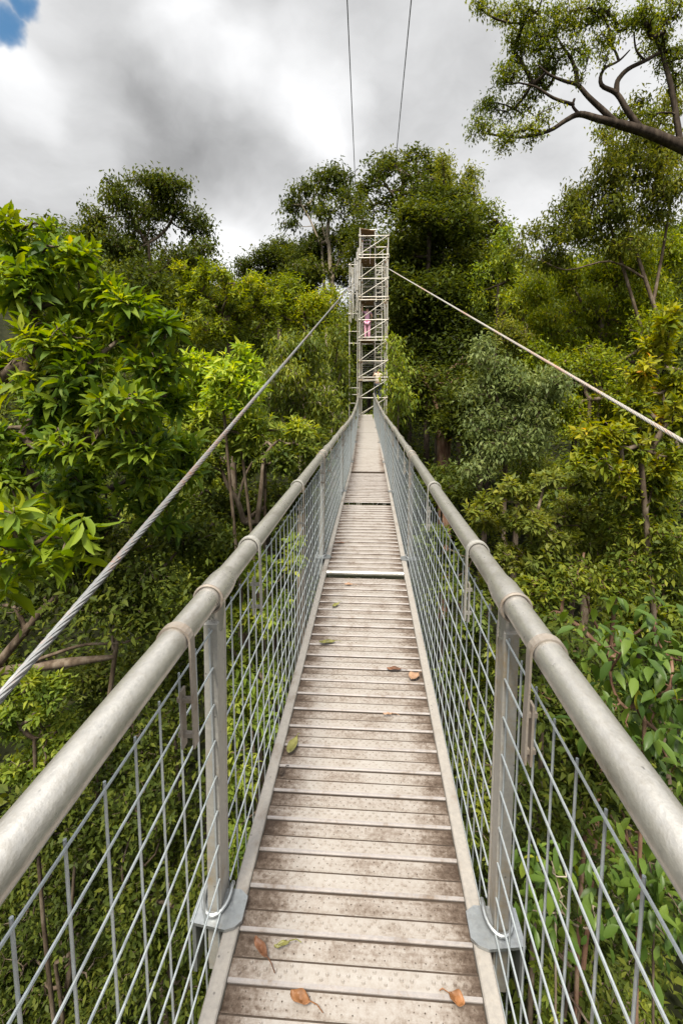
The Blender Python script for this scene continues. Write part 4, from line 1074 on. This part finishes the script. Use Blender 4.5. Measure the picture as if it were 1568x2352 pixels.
def figure(loc, yaw, label, H, arms, legs, top_m, leg_m, skin_m, hair_m, cap_m=None, hem_m=None):
    """local frame: +Y is where the person faces, +X their right, z up from the feet; arms and legs give joint positions"""
    root = empty('person', loc, label, 'person'); root.rotation_euler = (0, 0, yaw)
    k = H / 1.65
    S = lambda p: tuple(c * k for c in p)
    pts = [(0, 0, .90), (0, -.01, 1.05), (0, -.02, 1.22), (0, -.02, 1.36), (0, 0, 1.44), (0, .015, 1.53), (0, .02, 1.60)]
    rad = [(.13, .10), (.115, .085), (.135, .09), (.12, .08), (.048, .048), (.075, .085), (.062, .075)]
    ed = [(i, i + 1) for i in range(6)]
    def chain(start, ps, rs):
        prev = start
        for p, r in zip(ps, rs):
            pts.append(p); rad.append(r); ed.append((prev, len(pts) - 1)); prev = len(pts) - 1
        return prev
    armpts = []
    for sx, (el, wr) in zip((-1, 1), arms):
        sh = (sx * .17, -.02, 1.34)
        h = chain(3, [sh, el, wr], [.052, .040, .027])
        dirv = nrm(np.array(wr) - np.array(el)); palm = tuple(np.array(wr) + dirv * .06)
        ph = chain(h, [palm], [(.030, .018)])
        lat = nrm(np.cross(dirv, [0, 1, .01]))
        for q in range(4):
            base = np.array(palm) + dirv * .03 + lat * (q - 1.5) * .019
            ln = (.052, .06, .056, .044)[q]
            chain(ph, [tuple(base), tuple(base + dirv * ln * .6 + np.array([0, .018, 0])), tuple(base + dirv * ln + np.array([0, .04, 0]))], [.009, .008, .007])
        tb = np.array(wr) + dirv * .025 + lat * .03
        chain(h, [tuple(tb), tuple(tb + dirv * .04 + lat * .015)], [.010, .008])
        armpts.append((sh, el, wr))
    legpts = []
    for sx, (kn, an, toe) in zip((-1, 1), legs):
        hp_ = (sx * .085, 0, .84)
        chain(0, [hp_, kn, an, toe], [.085, .058, .040, .034])
        legpts.append((hp_, kn, an))
    skin_obj('body', [S(p) for p in pts], ed, [tuple(c * k for c in r) if not np.isscalar(r) else r * k for r in rad], skin_m, root)
    # face: nose, eyes and mouth as shallow forms on the head
    # clothing: slightly larger skins over the same joints
    tp = [(0, 0, .86), (0, -.01, 1.05), (0, -.02, 1.22), (0, -.02, 1.38)]; tr = [(.155, .12), (.14, .105), (.155, .11), (.10, .09)]; te = [(0, 1), (1, 2), (2, 3)]
    for (sh, el, wr) in armpts:
        tp += [sh, tuple((np.array(sh) + np.array(el) * 1.2) / 2.2)]; tr += [.066, .060]; te += [(3, len(tp) - 2), (len(tp) - 2, len(tp) - 1)]
    skin_obj('shirt', [S(p) for p in tp], te, [tuple(c * k for c in r) if not np.isscalar(r) else r * k for r in tr], top_m, root)
    if hem_m:
        skin_obj('shirt_hem', [S(p) for p in [(0, 0, .74), (0, 0, .86), (0, -.01, 1.0)]], [(0, 1), (1, 2)], [(.175 * k, .14 * k), (.172 * k, .135 * k), (.158 * k, .12 * k)], hem_m, root)
    lp = [(0, 0, .90)]; lr = [(.145, .115)]; le = []
    for (h_, kn, an) in legpts:
        lp += [h_, kn, an]; lr += [.105, .078, .062]; q = len(lp); le += [(0, q - 3), (q - 3, q - 2), (q - 2, q - 1)]
    skin_obj('trousers', [S(p) for p in lp], le, [tuple(c * k for c in r) if not np.isscalar(r) else r * k for r in lr], leg_m, root)
    for (kn, an, toe) in legs:
        skin_obj('shoe', [S(p) for p in [an, (an[0], an[1] - .03, an[2] - .05), (toe[0], toe[1], toe[2])]], [(0, 1), (1, 2)], [.047 * k, .045 * k, .040 * k], hair_m, root)
    skin_obj('hair', [S(p) for p in [(0, -.02, 1.50), (0, -.01, 1.58), (0, .012, 1.615)]], [(0, 1), (1, 2)], [(.062 * k, .07 * k), (.082 * k, .088 * k), (.068 * k, .08 * k)], hair_m, root)
    if cap_m:
        skin_obj('cap', [S(p) for p in [(0, 0, 1.585), (0, .0, 1.64)]], [(0, 1)], [(.095 * k, .10 * k), (.07 * k, .075 * k)], cap_m, root)
    return root


SK = plain_mat('skin', (.42, .24, .17), .55, 0, .1); HR = plain_mat('dark_hair', (.025, .018, .014), .5)
figure((-.13, 22.75, 4.418), -.1, 'person in lilac top with magenta hem and pale pink trousers on a tower platform', 1.60,
       [((-.27, .02, 1.50), (-.24, .10, 1.74)), ((.24, -.03, 1.14), (.20, .14, 1.02))],
       [((-.09, .03, .47), (-.09, -.01, .08), (-.10, .13, .03)), ((.09, .02, .47), (.10, -.02, .08), (.11, .12, .03))],
       plain_mat('lilac_cotton', (.36, .20, .30), .8), plain_mat('pale_pink_cotton', (.68, .36, .48), .8), SK, HR,
       plain_mat('grey_green_cap', (.38, .42, .34), .8), plain_mat('magenta_cotton', (.42, .045, .17), .8))
figure((.42, 22.82, 1.42), 0, 'person in a cream top and dark trousers climbing the lowest ladder of the tower', 1.62,
       [((-.26, .10, 1.22), (-.17, .30, 1.42)), ((.25, .08, 1.16), (.17, .28, 1.30))],
       [((-.10, .16, .52), (-.10, .06, .16), (-.10, .20, .13)), ((.10, .05, .46), (.10, .02, .08), (.11, .17, .04))],
       plain_mat('cream_cotton', (.66, .54, .42), .8), plain_mat('dark_denim', (.045, .055, .075), .8), SK, HR)
# ------------------------------------------------------------------ camera, sky and light
cd = bpy.data.cameras.new('camera'); cam = bpy.data.objects.new('camera', cd); COL.objects.link(cam)
cam.location = tuple(CAM); cam.rotation_euler = (PI / 2 - PITCH, 0, YAW)
cd.sensor_fit = 'VERTICAL'; cd.sensor_height = 36; cd.lens = 36 * F / 2352
cd.shift_y = -(1176 - PY) / 2352
cd.clip_start = .05; cd.clip_end = 3000
SC.camera = cam

EXPOSURE = 1.2
SUN_EL, SUN_AZ = math.radians(60), math.radians(192)   # azimuth clockwise from +Y
sun = bpy.data.lights.new('sun', 'SUN'); so = bpy.data.objects.new('sun', sun); COL.objects.link(so)
sun.energy = 3.0; sun.angle = math.radians(13); sun.color = (1, .93, .80)
sd = Vector((math.sin(SUN_AZ) * math.cos(SUN_EL), math.cos(SUN_AZ) * math.cos(SUN_EL), math.sin(SUN_EL)))
so.rotation_euler = sd.to_track_quat('Z', 'Y').to_euler(); so.location = (-20, -30, 60)

W = bpy.data.worlds.new('World'); SC.world = W; W.use_nodes = True
nt = W.node_tree; nt.nodes.clear(); L = nt.links.new
out = nt.nodes.new('ShaderNodeOutputWorld'); bg = nt.nodes.new('ShaderNodeBackground'); L(bg.outputs[0], out.inputs[0])
STR = .1; bg.inputs[1].default_value = STR
sky = nt.nodes.new('ShaderNodeTexSky'); sky.sky_type = 'NISHITA'; sky.sun_disc = False
sky.sun_elevation = SUN_EL; sky.sun_rotation = SUN_AZ
tc = N(nt, 'ShaderNodeTexCoord'); G = tc.outputs['Generated']


def mth(op, a, b=None, c=None):
    n = N(nt, 'ShaderNodeMath', operation=op)
    for i, v in enumerate((a, b, c)):
        if v is None: continue
        if isinstance(v, (int, float)): n.inputs[i].default_value = v
        else: L(v, n.inputs[i])
    return n.outputs[0]


# warp the direction so that cloud edges are ragged
def warp(scale, amt):
    n = N(nt, 'ShaderNodeTexNoise', i_Scale=scale, i_Detail=4.0, i_Roughness=.55); L(G, n.inputs[0])
    s = N(nt, 'ShaderNodeVectorMath', operation='SUBTRACT'); L(n.outputs['Color'], s.inputs[0]); s.inputs[1].default_value = (.5, .5, .5)
    m = N(nt, 'ShaderNodeVectorMath', operation='SCALE'); L(s.outputs[0], m.inputs[0]); m.inputs['Scale'].default_value = amt
    a = N(nt, 'ShaderNodeVectorMath', operation='ADD'); L(G, a.inputs[0]); L(m.outputs[0], a.inputs[1])
    nn = N(nt, 'ShaderNodeVectorMath', operation='NORMALIZE'); L(a.outputs[0], nn.inputs[0]); return nn.outputs[0]


D1 = warp(4.0, .17); D2 = warp(16.0, .07)


def blob(px, py, r, d, soft=1.0):
    v = at(px, py, 1.0) - CAM; v = v / np.linalg.norm(v)
    n = N(nt, 'ShaderNodeVectorMath', operation='DOT_PRODUCT'); L(d, n.inputs[0]); n.inputs[1].default_value = tuple(v)
    v2 = at(px + r, py, 1.0) - CAM; ang = math.acos(float(v @ (v2 / np.linalg.norm(v2))))
    mr = N(nt, 'ShaderNodeMapRange', interpolation_type='SMOOTHSTEP'); mr.inputs[1].default_value = math.cos(ang); mr.inputs[2].default_value = math.cos(ang * (1 - soft))
    L(n.outputs['Value'], mr.inputs[0]); return mr.outputs[0]


mp = N(nt, 'ShaderNodeMapping'); mp.inputs['Scale'].default_value = (1, 1, 1.7); L(D1, mp.inputs[0])
nz = N(nt, 'ShaderNodeTexNoise', i_Scale=4.0, i_Detail=9.0, i_Roughness=.58); L(mp.outputs[0], nz.inputs[0])
val = mth('MULTIPLY_ADD', nz.outputs[0], .62, .53)       # display-linear cloud brightness
for (px, py, r, w, d) in [(300, 250, 200, -.19, D1), (440, 320, 220, -.20, D1), (570, 370, 200, -.20, D1), (670, 430, 150, -.13, D1), (100, 440, 260, -.15, D1), (60, 560, 160, -.06, D1),
                          (250, 50, 200, -.14, D1), (980, 150, 300, -.16, D1), (1180, 420, 200, -.05, D1), (700, 10, 200, -.12, D1),
                          (480, 150, 200, .16, D1), (700, 200, 190, .18, D1), (560, 520, 180, .16, D1), (760, 290, 130, .10, D1), (150, 330, 120, .08, D1), (40, 180, 130, .16, D1), (720, 340, 90, .10, D1), (1200, 500, 120, .10, D1), (520, 560, 120, .12, D1), (1090, 330, 120, .08, D1)]:
    val = mth('MULTIPLY_ADD', blob(px, py, r, d), w, val)
val = mth('SMOOTH_MAX', val, .26, .25)
sep = N(nt, 'ShaderNodeSeparateXYZ'); L(G, sep.inputs[0])
# an overcast sky is brighter towards the zenith
ov = N(nt, 'ShaderNodeMapRange', interpolation_type='SMOOTHSTEP'); ov.inputs[1].default_value = .62; ov.inputs[2].default_value = .95; ov.inputs[3].default_value = 1.0; ov.inputs[4].default_value = 3.0
L(sep.outputs[2], ov.inputs[0]); val = mth('MULTIPLY', val, ov.outputs[0])
val = mth('MULTIPLY', val, 1 / (STR * 2 ** EXPOSURE))
cr = N(nt, 'ShaderNodeCombineColor')
L(mth('MULTIPLY', val, .985), cr.inputs[0]); L(mth('MULTIPLY', val, .99), cr.inputs[1]); L(mth('MULTIPLY', val, 1.0), cr.inputs[2])
hole = mth('MAXIMUM', blob(26, 70, 52, D2, 1.0), blob(48, 28, 46, D2, 1.0))
skyc = N(nt, 'ShaderNodeMix', data_type='RGBA'); L(hole, skyc.inputs[0]); L(cr.outputs[0], skyc.inputs[6])
sc_ = N(nt, 'ShaderNodeVectorMath', operation='MULTIPLY'); L(sky.outputs[0], sc_.inputs[0]); sc_.inputs[1].default_value = (.46, .68, .72)
L(sc_.outputs[0], skyc.inputs[7]); L(skyc.outputs[2], bg.inputs[0])

SC.view_settings.view_transform = 'Standard'; SC.view_settings.look = 'None'
SC.view_settings.exposure = EXPOSURE; SC.view_settings.gamma = 1; SC.view_settings.use_curve_mapping = False
SC.cycles.max_bounces = 6; SC.cycles.diffuse_bounces = 3; SC.cycles.glossy_bounces = 2; SC.cycles.transmission_bounces = 3
SC.cycles.use_denoising = True
SC.cycles.sample_clamp_indirect = 6
SC.cycles.caustics_reflective = False; SC.cycles.caustics_refractive = False
print('LEAVES', sum(n for _, n in TREE_STATS), len(TREE_STATS))
